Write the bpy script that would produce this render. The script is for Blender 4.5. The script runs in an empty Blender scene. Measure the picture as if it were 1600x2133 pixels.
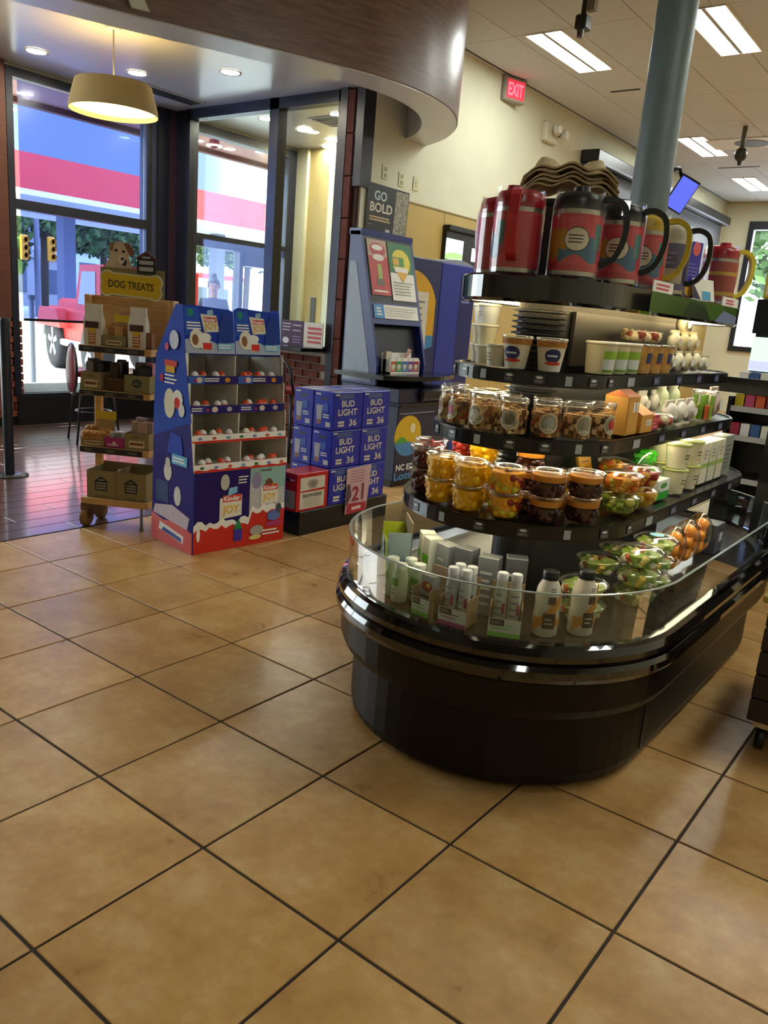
import bpy, bmesh, math, random
from mathutils import Vector, Matrix
random.seed(7)
PI = math.pi
SC = bpy.context.scene
COL = SC.collection

# ------------------------------------------------------------------ camera
cam_d = bpy.data.cameras.new('camera')
cam = bpy.data.objects.new('camera', cam_d)
COL.objects.link(cam)
cam_d.sensor_fit = 'HORIZONTAL'
cam_d.sensor_width = 36.0
cam_d.lens = 36.0 * 1664.4 / 1600.0
cam_d.clip_start = 0.05
cam_d.clip_end = 500
RR = ((0.78862999, 0.6098748, 0.0782015), (0.20669582, -0.14317265, -0.96787315), (-0.57908513, 0.77945771, -0.23896881))
mw = Matrix.Identity(4)
for k in range(3):
    mw[k][0] = RR[0][k]
    mw[k][1] = -RR[1][k]
    mw[k][2] = -RR[2][k]
mw[0][3], mw[1][3], mw[2][3] = 1.3700717, -1.18729314, 1.35391664
cam.matrix_world = mw
SC.camera = cam

# ------------------------------------------------------------------ world, exposure, light levels
SKY = 9.0           # overcast daylight
FLUO = 30.0         # ceiling troffers
DOWN = 200.0         # recessed downlights
LED = 20.0           # strips in the chilled case
SC.view_settings.view_transform = 'Standard'
SC.view_settings.look = 'None'
SC.view_settings.gamma = 1.0
SC.view_settings.use_curve_mapping = False
SC.view_settings.exposure = 0.22
wd = bpy.data.worlds.new('sky')
SC.world = wd
wd.use_nodes = True
wn = wd.node_tree
wn.nodes.clear()
wo = wn.nodes.new('ShaderNodeOutputWorld')
wb = wn.nodes.new('ShaderNodeBackground')
wt = wn.nodes.new('ShaderNodeTexCoord')
wnz = wn.nodes.new('ShaderNodeTexNoise')
wnz.inputs['Scale'].default_value = 2.5
wnz.inputs['Detail'].default_value = 5
wr = wn.nodes.new('ShaderNodeValToRGB')
wr.color_ramp.elements[0].color = (0.80, 0.86, 0.94, 1)
wr.color_ramp.elements[1].color = (0.97, 0.99, 1.0, 1)
wn.links.new(wt.outputs['Generated'], wnz.inputs['Vector'])
wn.links.new(wnz.outputs['Fac'], wr.inputs['Fac'])
sc_ = wn.nodes.new('ShaderNodeVectorMath'); sc_.operation = 'SCALE'; sc_.inputs['Scale'].default_value = SKY
wn.links.new(wr.outputs['Color'], sc_.inputs[0])
# a darker blue-grey cloud bank low in the view through the left window
dt = wn.nodes.new('ShaderNodeVectorMath'); dt.operation = 'DOT_PRODUCT'
dt.inputs[1].default_value = (-0.866, 0.474, 0.158)
wn.links.new(wt.outputs['Generated'], dt.inputs[0])
nzm = wn.nodes.new('ShaderNodeMath'); nzm.operation = 'MULTIPLY_ADD'; nzm.inputs[1].default_value = .02
wn.links.new(wnz.outputs['Fac'], nzm.inputs[0]); wn.links.new(dt.outputs['Value'], nzm.inputs[2])
mrg = wn.nodes.new('ShaderNodeMapRange'); mrg.interpolation_type = 'SMOOTHSTEP'
mrg.inputs['From Min'].default_value = .968; mrg.inputs['From Max'].default_value = .992
wn.links.new(nzm.outputs[0], mrg.inputs['Value'])
mxw = wn.nodes.new('ShaderNodeMixRGB'); mxw.inputs[2].default_value = (.85, 1.1, 1.5, 1)
wn.links.new(mrg.outputs[0], mxw.inputs[0]); wn.links.new(sc_.outputs[0], mxw.inputs[1])
wn.links.new(mxw.outputs[0], wb.inputs['Color'])
wb.inputs['Strength'].default_value = 1.0
wn.links.new(wb.outputs[0], wo.inputs[0])

# ------------------------------------------------------------------ materials
MATS = {}
def lin(h):
    h = h.lstrip('#')
    v = [int(h[i:i + 2], 16) / 255 for i in (0, 2, 4)]
    return tuple(((c / 12.92) if c <= .04045 else ((c + .055) / 1.055) ** 2.4) for c in v) + (1,)
def newmat(name):
    m = bpy.data.materials.new(name)
    m.use_nodes = True
    return m, m.node_tree, m.node_tree.nodes['Principled BSDF']
def M(hexc, rough=.6, metal=0., spec=.5, noise=0., scale=20., coat=0., bump=0., stretch=None):
    key = ('p', hexc, rough, metal, spec, noise, scale, coat, bump, stretch)
    if key in MATS: return MATS[key]
    m, nt, b = newmat('paint_' + hexc.lstrip('#'))
    c = lin(hexc)
    b.inputs['Base Color'].default_value = c
    b.inputs['Roughness'].default_value = rough
    b.inputs['Metallic'].default_value = metal
    b.inputs['Specular IOR Level'].default_value = spec
    b.inputs['Coat Weight'].default_value = coat
    tc = nt.nodes.new('ShaderNodeTexCoord')
    nz = nt.nodes.new('ShaderNodeTexNoise')
    nz.inputs['Scale'].default_value = scale
    nz.inputs['Detail'].default_value = 4
    if stretch:
        mp = nt.nodes.new('ShaderNodeMapping')
        mp.inputs['Scale'].default_value = stretch
        nt.links.new(tc.outputs['Object'], mp.inputs['Vector'])
        nt.links.new(mp.outputs[0], nz.inputs['Vector'])
    else:
        nt.links.new(tc.outputs['Object'], nz.inputs['Vector'])
    k = noise if noise else .05
    rp = nt.nodes.new('ShaderNodeValToRGB')
    rp.color_ramp.elements[0].position = .3
    rp.color_ramp.elements[1].position = .7
    rp.color_ramp.elements[0].color = tuple(max(0, x * (1 - k)) for x in c[:3]) + (1,)
    rp.color_ramp.elements[1].color = tuple(min(1, x * (1 + k)) for x in c[:3]) + (1,)
    nt.links.new(nz.outputs['Fac'], rp.inputs['Fac'])
    nt.links.new(rp.outputs['Color'], b.inputs['Base Color'])
    if bump:
        bp = nt.nodes.new('ShaderNodeBump')
        bp.inputs['Strength'].default_value = bump
        bp.inputs['Distance'].default_value = .002
        nt.links.new(nz.outputs['Fac'], bp.inputs['Height'])
        nt.links.new(bp.outputs[0], b.inputs['Normal'])
    MATS[key] = m
    return m
def EMI(hexc, s):
    key = ('e', hexc, s)
    if key in MATS: return MATS[key]
    m, nt, b = newmat('glow_' + hexc.lstrip('#'))
    b.inputs['Base Color'].default_value = lin(hexc)
    b.inputs['Emission Color'].default_value = lin(hexc)
    b.inputs['Emission Strength'].default_value = s
    MATS[key] = m
    return m
def CLEAR(hexc='#ffffff', gloss=.12, rough=.06, name='clear'):
    key = ('c', hexc, gloss, rough)
    if key in MATS: return MATS[key]
    m, nt, b = newmat(name)
    nt.nodes.remove(b)
    out = nt.nodes['Material Output']
    tr = nt.nodes.new('ShaderNodeBsdfTransparent')
    tr.inputs['Color'].default_value = lin(hexc)
    gl = nt.nodes.new('ShaderNodeBsdfGlossy')
    gl.inputs['Roughness'].default_value = rough
    gl.inputs['Color'].default_value = (1, 1, 1, 1)
    lw = nt.nodes.new('ShaderNodeLayerWeight')
    lw.inputs['Blend'].default_value = .18
    mt = nt.nodes.new('ShaderNodeMath')
    mt.operation = 'MULTIPLY_ADD'
    mt.inputs[1].default_value = .6
    mt.inputs[2].default_value = gloss * .4
    mt.use_clamp = True
    nt.links.new(lw.outputs['Fresnel'], mt.inputs[0])
    mx = nt.nodes.new('ShaderNodeMixShader')
    nt.links.new(mt.outputs[0], mx.inputs[0])
    nt.links.new(tr.outputs[0], mx.inputs[1])
    nt.links.new(gl.outputs[0], mx.inputs[2])
    nt.links.new(mx.outputs[0], out.inputs[0])
    MATS[key] = m
    return m
GLASS = CLEAR('#f2f7f6', .06, .02, 'window_glass')
PLASTIC = CLEAR('#fdfdfd', .08, .1, 'clear_plastic')
FILM = CLEAR('#ffffff', .12, .1, 'shrink_film')
SHADE = CLEAR('#bcc8ee', .03, .2, 'tinted_mesh')
BLACK = M('#0b0b0d', .35)
GLOSSBLACK = M('#050507', .06, 0, .6, 0, 5, .6)
FRAME = M('#1c1e2b', .35)
STEEL = M('#b9b4a8', .25, .9)
CARD = M('#8d7c55', .85, 0, .3, .08, 60)
PINE = M('#c89a5c', .5, 0, .5, .16, 9, 0, 0, (1, 9, 9))
WHITE = M('#e9e6dd', .5)

def tile_mat():
    m, nt, b = newmat('tan_ceramic_tile')
    N, L = nt.nodes, nt.links
    tc = N.new('ShaderNodeTexCoord')
    oi = N.new('ShaderNodeObjectInfo')
    ad = N.new('ShaderNodeVectorMath'); ad.operation = 'MULTIPLY_ADD'
    cb = N.new('ShaderNodeCombineXYZ')
    L.new(oi.outputs['Random'], cb.inputs[0]); L.new(oi.outputs['Random'], cb.inputs[1])
    ad.inputs[1].default_value = (17, 29, 7)
    L.new(cb.outputs[0], ad.inputs[0]); L.new(tc.outputs['Object'], ad.inputs[2])
    n1 = N.new('ShaderNodeTexNoise'); n1.inputs['Scale'].default_value = 5; n1.inputs['Detail'].default_value = 7; n1.inputs['Roughness'].default_value = .65
    n2 = N.new('ShaderNodeTexNoise'); n2.inputs['Scale'].default_value = 26; n2.inputs['Detail'].default_value = 5
    L.new(ad.outputs[0], n1.inputs['Vector']); L.new(ad.outputs[0], n2.inputs['Vector'])
    r1 = N.new('ShaderNodeValToRGB')
    e = r1.color_ramp.elements
    e[0].position, e[1].position = .32, .70
    e[0].color = lin('#ac8049'); e[1].color = lin('#cfac74')
    x = r1.color_ramp.elements.new(.5); x.color = lin('#c09458')
    L.new(n1.outputs['Fac'], r1.inputs['Fac'])
    mx = N.new('ShaderNodeMixRGB'); mx.blend_type = 'MULTIPLY'; mx.inputs[0].default_value = .28
    r2 = N.new('ShaderNodeValToRGB')
    r2.color_ramp.elements[0].position = .38; r2.color_ramp.elements[0].color = (.72, .62, .5, 1)
    r2.color_ramp.elements[1].position = .62; r2.color_ramp.elements[1].color = (1, 1, 1, 1)
    L.new(n2.outputs['Fac'], r2.inputs['Fac'])
    L.new(r1.outputs['Color'], mx.inputs[1]); L.new(r2.outputs['Color'], mx.inputs[2])
    hs = N.new('ShaderNodeHueSaturation')
    mr = N.new('ShaderNodeMapRange'); mr.inputs['To Min'].default_value = .88; mr.inputs['To Max'].default_value = 1.08
    L.new(oi.outputs['Random'], mr.inputs['Value']); L.new(mr.outputs[0], hs.inputs['Value'])
    L.new(mx.outputs[0], hs.inputs['Color']); L.new(hs.outputs[0], b.inputs['Base Color'])
    rr = N.new('ShaderNodeMapRange'); rr.inputs['To Min'].default_value = .2; rr.inputs['To Max'].default_value = .42
    L.new(n1.outputs['Fac'], rr.inputs['Value']); L.new(rr.outputs[0], b.inputs['Roughness'])
    bp = N.new('ShaderNodeBump'); bp.inputs['Strength'].default_value = .15; bp.inputs['Distance'].default_value = .003
    L.new(n1.outputs['Fac'], bp.inputs['Height']); L.new(bp.outputs[0], b.inputs['Normal'])
    return m
def wood_mat(name, c0, c1, rough, axis=(1, 1, 1), scale=3.0, rnd=True, coat=0):
    m, nt, b = newmat(name)
    N, L = nt.nodes, nt.links
    tc = N.new('ShaderNodeTexCoord'); oi = N.new('ShaderNodeObjectInfo')
    cb = N.new('ShaderNodeCombineXYZ'); L.new(oi.outputs['Random'], cb.inputs[0]); L.new(oi.outputs['Random'], cb.inputs[2])
    ad = N.new('ShaderNodeVectorMath'); ad.operation = 'MULTIPLY_ADD'; ad.inputs[1].default_value = (13, 0, 31)
    L.new(cb.outputs[0], ad.inputs[0]); L.new(tc.outputs['Object'], ad.inputs[2])
    mp = N.new('ShaderNodeMapping'); mp.inputs['Scale'].default_value = axis
    L.new(ad.outputs[0], mp.inputs['Vector'])
    n1 = N.new('ShaderNodeTexNoise'); n1.inputs['Scale'].default_value = scale; n1.inputs['Detail'].default_value = 8; n1.inputs['Roughness'].default_value = .7
    L.new(mp.outputs[0], n1.inputs['Vector'])
    r = N.new('ShaderNodeValToRGB'); r.color_ramp.elements[0].position = .3; r.color_ramp.elements[1].position = .72
    r.color_ramp.elements[0].color = lin(c0); r.color_ramp.elements[1].color = lin(c1)
    L.new(n1.outputs['Fac'], r.inputs['Fac']); L.new(r.outputs['Color'], b.inputs['Base Color'])
    b.inputs['Roughness'].default_value = rough
    b.inputs['Coat Weight'].default_value = coat
    b.inputs['Coat Roughness'].default_value = .12
    b.inputs['Coat IOR'].default_value = 1.75
    return m
TILE = tile_mat()
PLANK = wood_mat('dark_plank', '#42302c', '#664840', .3, (9, 1, 9), 5, True, 1.0)
FASCIA = wood_mat('walnut_fascia', '#5a443b', '#8a6f62', .34, (1.2, 1.2, 14), 3.2, False)
CREAM = M('#cfcbb2', .7, 0, .4, .03, 3)
TAN = M('#b39652', .5, 0, .5, .05, 3)
CEIL = M('#c6c9d0', .8, 0, .3, .03, 40)
SOFFIT = M('#cfcdcb', .22, 0, .5, .02, 3)
BRICK = M('#7c4230', .8, 0, .3, .28, 14, 0, .3)
MORTAR = M('#c9c0ac', .9)
BROWN = M('#5a3326', .5, 0, .4, .2, 6, 0, 0, (2, 2, 9))

# ------------------------------------------------------------------ mesh builder
TXT = {}
def text_geo(s, bold=False):
    key = (s, bold)
    if key in TXT: return TXT[key]
    cu = bpy.data.curves.new('lettering', 'FONT')
    cu.body = s; cu.size = 1.0; cu.resolution_u = 3
    cu.align_x = 'CENTER'; cu.align_y = 'CENTER'
    if bold: cu.offset = .025
    o = bpy.data.objects.new('lettering', cu)
    COL.objects.link(o)
    dg = bpy.context.evaluated_depsgraph_get()
    me = bpy.data.meshes.new_from_object(o.evaluated_get(dg))
    vs = [(v.co.x, v.co.y) for v in me.vertices]
    fs = [tuple(p.vertices) for p in me.polygons]
    bpy.data.objects.remove(o); bpy.data.curves.remove(cu); bpy.data.meshes.remove(me)
    if vs:
        xs = [v[0] for v in vs]; ys = [v[1] for v in vs]
        cx, cy = (min(xs) + max(xs)) / 2, (min(ys) + max(ys)) / 2
        w, h = max(xs) - min(xs), max(ys) - min(ys)
        vs = [((x - cx), (y - cy)) for x, y in vs]
        TXT[key] = (vs, fs, w, h)
    else: TXT[key] = ([], [], 1, 1)
    return TXT[key]

class MB:
    def __init__(s):
        s.v, s.f, s.m, s.ms, s.sm = [], [], [], [], []
    def mi(s, mat):
        if mat not in s.ms: s.ms.append(mat)
        return s.ms.index(mat)
    def add(s, vs, fs, mat, smooth=False):
        o = len(s.v); k = s.mi(mat)
        s.v += [tuple(x) for x in vs]
        for f in fs:
            s.f.append(tuple(i + o for i in f)); s.m.append(k); s.sm.append(smooth)
        return s
    def box(s, x0, x1, y0, y1, z0, z1, mat, rz=0, c=None):
        vs = [(x, y, z) for z in (z0, z1) for y in (y0, y1) for x in (x0, x1)]
        if rz:
            c = c or ((x0 + x1) / 2, (y0 + y1) / 2)
            ca, sa = math.cos(rz), math.sin(rz)
            vs = [(c[0] + (x - c[0]) * ca - (y - c[1]) * sa, c[1] + (x - c[0]) * sa + (y - c[1]) * ca, z) for x, y, z in vs]
        return s.add(vs, [(0, 2, 3, 1), (4, 5, 7, 6), (0, 1, 5, 4), (2, 6, 7, 3), (0, 4, 6, 2), (1, 3, 7, 5)], mat)
    def cbox(s, x0, x1, y0, y1, z0, z1, mat, b=.004):
        # box with chamfered vertical and horizontal edges
        bm = bmesh.new()
        bmesh.ops.create_cube(bm, size=1)
        for v in bm.verts:
            v.co = Vector(((x0 + x1) / 2 + v.co.x * (x1 - x0), (y0 + y1) / 2 + v.co.y * (y1 - y0), (z0 + z1) / 2 + v.co.z * (z1 - z0)))
        bmesh.ops.bevel(bm, geom=bm.edges[:], offset=b, segments=1, affect='EDGES')
        bm.verts.index_update()
        s.add([v.co[:] for v in bm.verts], [[v.index for v in f.verts] for f in bm.faces], mat)
        bm.free()
        return s
    def lathe(s, prof, mat, n=20, c=(0, 0), cap0=True, cap1=True, smooth=True, sx=1, sy=1, ph=0):
        vs, fs = [], []
        for r, z in prof:
            for i in range(n):
                a = 2 * PI * i / n + ph
                vs.append((c[0] + r * sx * math.cos(a), c[1] + r * sy * math.sin(a), z))
        for k in range(len(prof) - 1):
            for i in range(n):
                j = (i + 1) % n
                fs.append((k * n + i, k * n + j, (k + 1) * n + j, (k + 1) * n + i))
        s.add(vs, fs, mat, smooth)
        if cap0: s.add(vs[:n], [tuple(range(n))[::-1]], mat)
        if cap1: s.add(vs[-n:], [tuple(range(n))], mat)
        return s
    def tube(s, pts, r, mat, n=8, closed=False, rs=None):
        pts = [Vector(p) for p in pts]; vs, fs = [], []
        m = len(pts); up = Vector((0, 0, 1)); prev = None
        for k, p in enumerate(pts):
            if closed: d = pts[(k + 1) % m] - pts[k - 1]
            else: d = (pts[min(k + 1, m - 1)] - pts[max(k - 1, 0)])
            d.normalize()
            a = prev - d * prev.dot(d) if prev else (up.cross(d) if abs(d.z) < .95 else Vector((1, 0, 0)).cross(d))
            if a.length < 1e-6: a = Vector((1, 0, 0)).cross(d)
            a.normalize(); prev = a; b = d.cross(a)
            rr = rs[k] if rs else r
            for i in range(n):
                t = 2 * PI * i / n
                vs.append(p + a * (rr * math.cos(t)) + b * (rr * math.sin(t)))
        for k in range(m if closed else m - 1):
            k2 = (k + 1) % m
            for i in range(n):
                j = (i + 1) % n
                fs.append((k * n + i, k * n + j, k2 * n + j, k2 * n + i))
        if not closed:
            fs += [tuple(range(n))[::-1], tuple(range((m - 1) * n, m * n))]
        return s.add(vs, fs, mat, True)
    def prism(s, poly, o, u, w, n, depth, mat):
        # polygon (a,b) in plane o+u*a+w*b, extruded along n by depth
        o, u, w, n = Vector(o), Vector(u), Vector(w), Vector(n)
        k = len(poly)
        vs = [o + u * a + w * b for a, b in poly] + [o + u * a + w * b + n * depth for a, b in poly]
        fs = [tuple(range(k))[::-1], tuple(range(k, 2 * k))] + [(i, (i + 1) % k, (i + 1) % k + k, i + k) for i in range(k)]
        return s.add(vs, fs, mat)
    def sph(s, c, r, mat, n=10, m=7, sx=1, sy=1, sz=1):
        prof = []
        vs, fs = [], []
        for k in range(m + 1):
            t = PI * k / m
            for i in range(n):
                a = 2 * PI * i / n
                vs.append((c[0] + r * sx * math.sin(t) * math.cos(a), c[1] + r * sy * math.sin(t) * math.sin(a), c[2] - r * sz * math.cos(t)))
        for k in range(m):
            for i in range(n):
                j = (i + 1) % n
                fs.append((k * n + i, k * n + j, (k + 1) * n + j, (k + 1) * n + i))
        return s.add(vs, fs, mat, True)
    def mesh(s, name):
        me = bpy.data.meshes.new(name)
        me.from_pydata(s.v, [], s.f)
        for m in s.ms: me.materials.append(m)
        me.polygons.foreach_set('material_index', s.m)
        me.polygons.foreach_set('use_smooth', s.sm)
        me.update()
        return me

class Face:
    """flat printed artwork on a face: o origin, u right, w up, n outward"""
    def __init__(s, mb, o, u, w, n, cyl=None):
        s.mb, s.o, s.u, s.w, s.n, s.h, s.cyl = mb, Vector(o), Vector(u).normalized(), Vector(w).normalized(), Vector(n).normalized(), .0008, cyl
    def pt(s, a, b, h=None):
        h = s.h if h is None else h
        if s.cyl:
            r, dr = s.cyl            # radius at b=0 and slope of radius with height; front is -y, a to the right (+x)
            rad = r + dr * b + h
            t = a / r
            return s.o + Vector((rad * math.sin(t), -rad * math.cos(t), b))
        return s.o + s.u * a + s.w * b + s.n * h
    def strip(s, a0, a1, fb, mat, n=1):
        if s.cyl: n = max(n, int(abs(a1 - a0) / s.cyl[0] / .16) + 1)
        vs, fs = [], []
        for i in range(n + 1):
            a = a0 + (a1 - a0) * i / n
            b0, b1 = fb(a)
            vs += [s.pt(a, b0), s.pt(a, b1)]
        fs = [(2 * i, 2 * i + 2, 2 * i + 3, 2 * i + 1) for i in range(n)]
        s.mb.add(vs, fs, mat)
        s.h += .0003
        return s
    def rect(s, a0, b0, a1, b1, mat): return s.strip(a0, a1, lambda a: (b0, b1), mat)
    def ell(s, ca, cb, ra, rb, mat, n=12):
        return s.strip(ca - ra, ca + ra, lambda a: (cb - rb * math.sqrt(max(0, 1 - ((a - ca) / ra) ** 2)), cb + rb * math.sqrt(max(0, 1 - ((a - ca) / ra) ** 2))), mat, n)
    def poly(s, pts, mat):
        s.mb.add([s.pt(a, b) for a, b in pts], [tuple(range(len(pts)))], mat)
        s.h += .0003
        return s
    def bars(s, a0, b0, a1, b1, n, mat, jag=.0, fill=.5):
        st = (b1 - b0) / n
        for k in range(n):
            w = (a1 - a0) * (1 - jag * random.random())
            s.rect(a0, b0 + st * k + st * (1 - fill) / 2, a0 + w, b0 + st * k + st * (1 + fill) / 2, mat); s.h -= .0003
        s.h += .0003
        return s
    def text(s, t, ca, cb, h, mat, w=None, bold=True, rot=0):
        vs, fs, W, H = text_geo(t, bold)
        if not vs: return s
        k = h / H; kx = (w / W) if w else k
        ca_, sa_ = math.cos(rot), math.sin(rot)
        s.mb.add([s.pt(ca + x * kx * ca_ - y * k * sa_, cb + x * kx * sa_ + y * k * ca_) for x, y in vs], fs, mat)
        s.h += .0003
        return s

CACHE = {}
def obj(name, mb, parent=None, loc=(0, 0, 0), rz=0, kind=None, label=None, key=None, rot=None):
    if key is not None and key in CACHE: me = CACHE[key]
    else:
        if callable(mb):
            b = MB(); mb(b); mb = b
        me = mb.mesh(name)
        if key is not None: CACHE[key] = me
    o = bpy.data.objects.new(name, me)
    COL.objects.link(o)
    o.location = loc
    o.rotation_euler = rot if rot else (0, 0, rz)
    if parent: o.parent = parent
    if kind: o['kind'] = kind
    if label: o['label'] = label
    return o
def tag(o, label, cat, group=None):
    o['label'] = label; o['category'] = cat
    if group: o['group'] = group
    return o
def thing(name, label, cat, loc=(0, 0, 0), rz=0, group=None, rot=None):
    o = bpy.data.objects.new(name, None)
    COL.objects.link(o)
    o.empty_display_size = .05
    o.location = loc
    o.rotation_euler = rot if rot else (0, 0, rz)
    return tag(o, label, cat, group)
def struct(name, mb, label=None, loc=(0, 0, 0)):
    o = obj(name, mb, None, loc)
    o['kind'] = 'structure'
    if label: o['label'] = label
    return o
ORD = ['first', 'second', 'third', 'fourth', 'fifth', 'sixth', 'seventh', 'eighth', 'ninth', 'tenth', 'eleventh', 'twelfth', 'thirteenth', 'fourteenth']

# ================================================================== STRUCTURE
T = .457
XL, YC, XC = -6.35, 4.82, -3.635      # left window wall, middle glazing, cream wall
ZR, ZM = 3.3, 4.0                     # low ceiling, main ceiling
floor = struct('floor', MB().box(-6.6, 5.6, -5.6, 16.2, -.08, -.004, M('#33261b', .8)), 'dark grout bed of the shop floor')
def f_tile(b): b.cbox(-T / 2 + .0042, T / 2 - .0042, -T / 2 + .0042, T / 2 - .0042, -.012, 0, TILE, .0015)
n = 0
far_tiles = MB()
for i in range(-8, 12):
    for j in range(-12, 35):
        x, y = (i + .5) * T, (j + .5) * T
        if i < -6 and j < 11: continue
        if x > 5.4 or y > 15.9: continue
        inn = (-6 <= i <= 5) and (-5 <= j <= 13)
        if inn:
            obj('tile', f_tile, floor, (x, y, 0), key='tile'); n += 1
        else:
            far_tiles.box(x - T / 2 + .003, x + T / 2 - .003, y - T / 2 + .003, y + T / 2 - .003, -.012, 0, TILE)
obj('tile_field', far_tiles, floor, kind='stuff')
PW, PL = .1520, .914
def f_plank(b): b.cbox(-PW / 2 + .003, PW / 2 - .003, -PL / 2 + .003, PL / 2 - .003, -.012, 0, PLANK, .001)
far_planks = MB()
for r in range(24):
    x = -6 * T - .012 - PW * (r + .5)
    if x < XL + .02: break
    for k in range(-7, 6):
        y = k * PL + (r * .38 % 1) * PL
        if y > YC - .2: continue
        if y > -.2: obj('plank', f_plank, floor, (x, y, 0), key='plank')
        else: far_planks.box(x - PW / 2 + .0015, x + PW / 2 - .0015, y - PL / 2, y + PL / 2 - .002, -.012, 0, PLANK)
obj('plank_field', far_planks, floor, kind='stuff')
obj('threshold_strip', MB().box(-6 * T - .012, -6 * T, -5.5, 4.9, -.01, .003, M('#17120f', .4)), floor)

# --- ceiling of the main shop with lay-in panels
ceiling = struct('ceiling', MB().box(-6.7, 5.6, -5.6, 16.2, ZM + .014, ZM + .1, M('#8f8b80', .9)), 'suspended ceiling of the shop')
LIGHTS = [(-2.67, 6.72), (-1.22, 6.72), (.24, 6.72), (1.7, 6.72), (-2.67, 11.08), (-1.22, 11.08), (.24, 11.08), (1.7, 11.08), (-2.72, 14.05), (-1.22, 14.05), (.24, 14.05),
          (1.7, 2.36), (3.2, 2.36), (3.2, -2.6), (3.2, 6.72)]  # nearer row read off rail glints; rearmost fixture added unseen to light the foreground
def f_cp(b): b.cbox(-.302, .302, -.607, .607, 0, .012, CEIL, .003)
far_cp = MB()
for i in range(-6, 15):
    for j in range(-5, 8):
        x, y = -2.67 + .7275 * 0 + (i * .61) - .0, 6.72 + j * 1.22
        if x < XC + .1 and y > 5.6: continue
        if x > 5.4 or x < -3.9: continue
        if -3.7 < x < 1.4 and y > 3.5 and y < 15.9: obj('ceiling_panel', f_cp, ceiling, (x, y, ZM), key='ceiling_panel')
        elif y < 15.9: far_cp.box(x - .302, x + .302, y - .607, y + .607, ZM, ZM + .012, CEIL)
obj('panel_field', far_cp, ceiling, kind='stuff')
obj('wall_angle', MB().box(XC, XC + .025, 5.6, 16, ZM - .004, ZM + .004, CEIL), ceiling)

# --- outer walls
struct('wall_right', MB().box(5.5, 5.6, -5.6, 16.2, 0, 4.1, CREAM))
struct('wall_back', MB().box(-6.6, 5.6, -5.6, -5.5, 0, 4.1, CREAM))
wf = MB()
wf.box(-3.8, -3.15, 16, 16.15, 0, 4.1, CREAM).box(-2.0, 5.6, 16, 16.15, 0, 4.1, CREAM).box(-3.15, -2.0, 16, 16.15, 3.65, 4.1, CREAM).box(-3.15, -2.0, 16, 16.15, 0, 1.2, CREAM)
struct('wall_far', wf, 'cream end wall beyond the shelves')
w4 = struct('window_4', MB().box(-3.15, -3.05, 15.95, 16.1, 1.2, 3.65, FRAME).box(-2.1, -2.0, 15.95, 16.1, 1.2, 3.65, FRAME).box(-3.05, -2.1, 15.95, 16.1, 3.5, 3.65, FRAME).box(-3.05, -2.1, 15.95, 16.1, 1.2, 1.3, FRAME), 'dark framed window in the far end wall')
obj('pane', MB().box(-3.05, -2.1, 16.02, 16.03, 1.3, 3.5, GLASS), w4)

# --- cream wall with tan wainscot panels
wc = struct('wall_center', MB().box(XC - .16, XC, YC - .02, 16, 0, 4.05, CREAM), 'cream painted side wall')
y = YC + .06
k = 0
while y < 15.9:
    y2 = min(y + 1.3, 15.95)
    obj('wainscot_panel', MB().cbox(XC + .001, XC + .014, y, y2 - .006, .1, 2.44, TAN, .002), wc)
    y = y2; k += 1
obj('chair_rail', MB().box(XC + .001, XC + .02, YC + .06, 15.95, 2.44, 2.455, M('#8a7440', .5)), wc)
struct('baseboard_center', MB().box(XC + .002, XC + .018, YC + .06, 15.95, 0, .1, BLACK))

# --- left wall: brick pier with brown panel, header, base
wl = MB()
wl.box(XL - .16, XL - .01, 1.9, 2.93, 0, 4.05, MORTAR).box(XL - .16, XL - .01, -5.6, -1.6, 0, 4.05, MORTAR).box(XL - .16, XL - .01, -1.6, 1.9, 0, .29, MORTAR).box(XL - .16, XL - .01, -1.6, 1.9, 3.2, 4.05, MORTAR)
wl.box(XL - .16, XL - .01, 2.93, 6.8, 3.27, 4.05, SOFFIT)
wl.box(XL - .16, XL - .01, 2.93, 6.8, 0, .29, FRAME)
wall_left = struct('wall_left', wl, 'outer wall with brick pier and brown panel')
obj('upper_panel', MB().cbox(XL - .01, XL + .05, 1.9, 2.90, 1.04, ZR, BROWN, .003), wall_left)
def f_brick(b): b.cbox(-.097, .097, -.02, .02, -.031, .031, BRICK, .004)
for r in range(13):
    z = .115 + r * .0725
    for k in range(5):
        yy = 2.905 - k * .206 - (.103 if r % 2 else 0)
        if r % 2 and k == 0:
            obj('brick', lambda b: b.cbox(-.046, .046, -.02, .02, -.031, .031, BRICK, .004), wall_left, (XL + .012, 2.96, z), PI / 2, key='halfbrick')
        obj('brick', f_brick, wall_left, (XL + .012, yy, z), PI / 2, key='brick')
struct('baseboard_left', MB().box(XL - .008, XL + .03, -5.5, 2.93, 0, .075, BLACK).box(XL - .008, XL + .05, 2.93, 4.9, 0, .28, M('#16161c', .4)), 'black base below the window')

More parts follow.
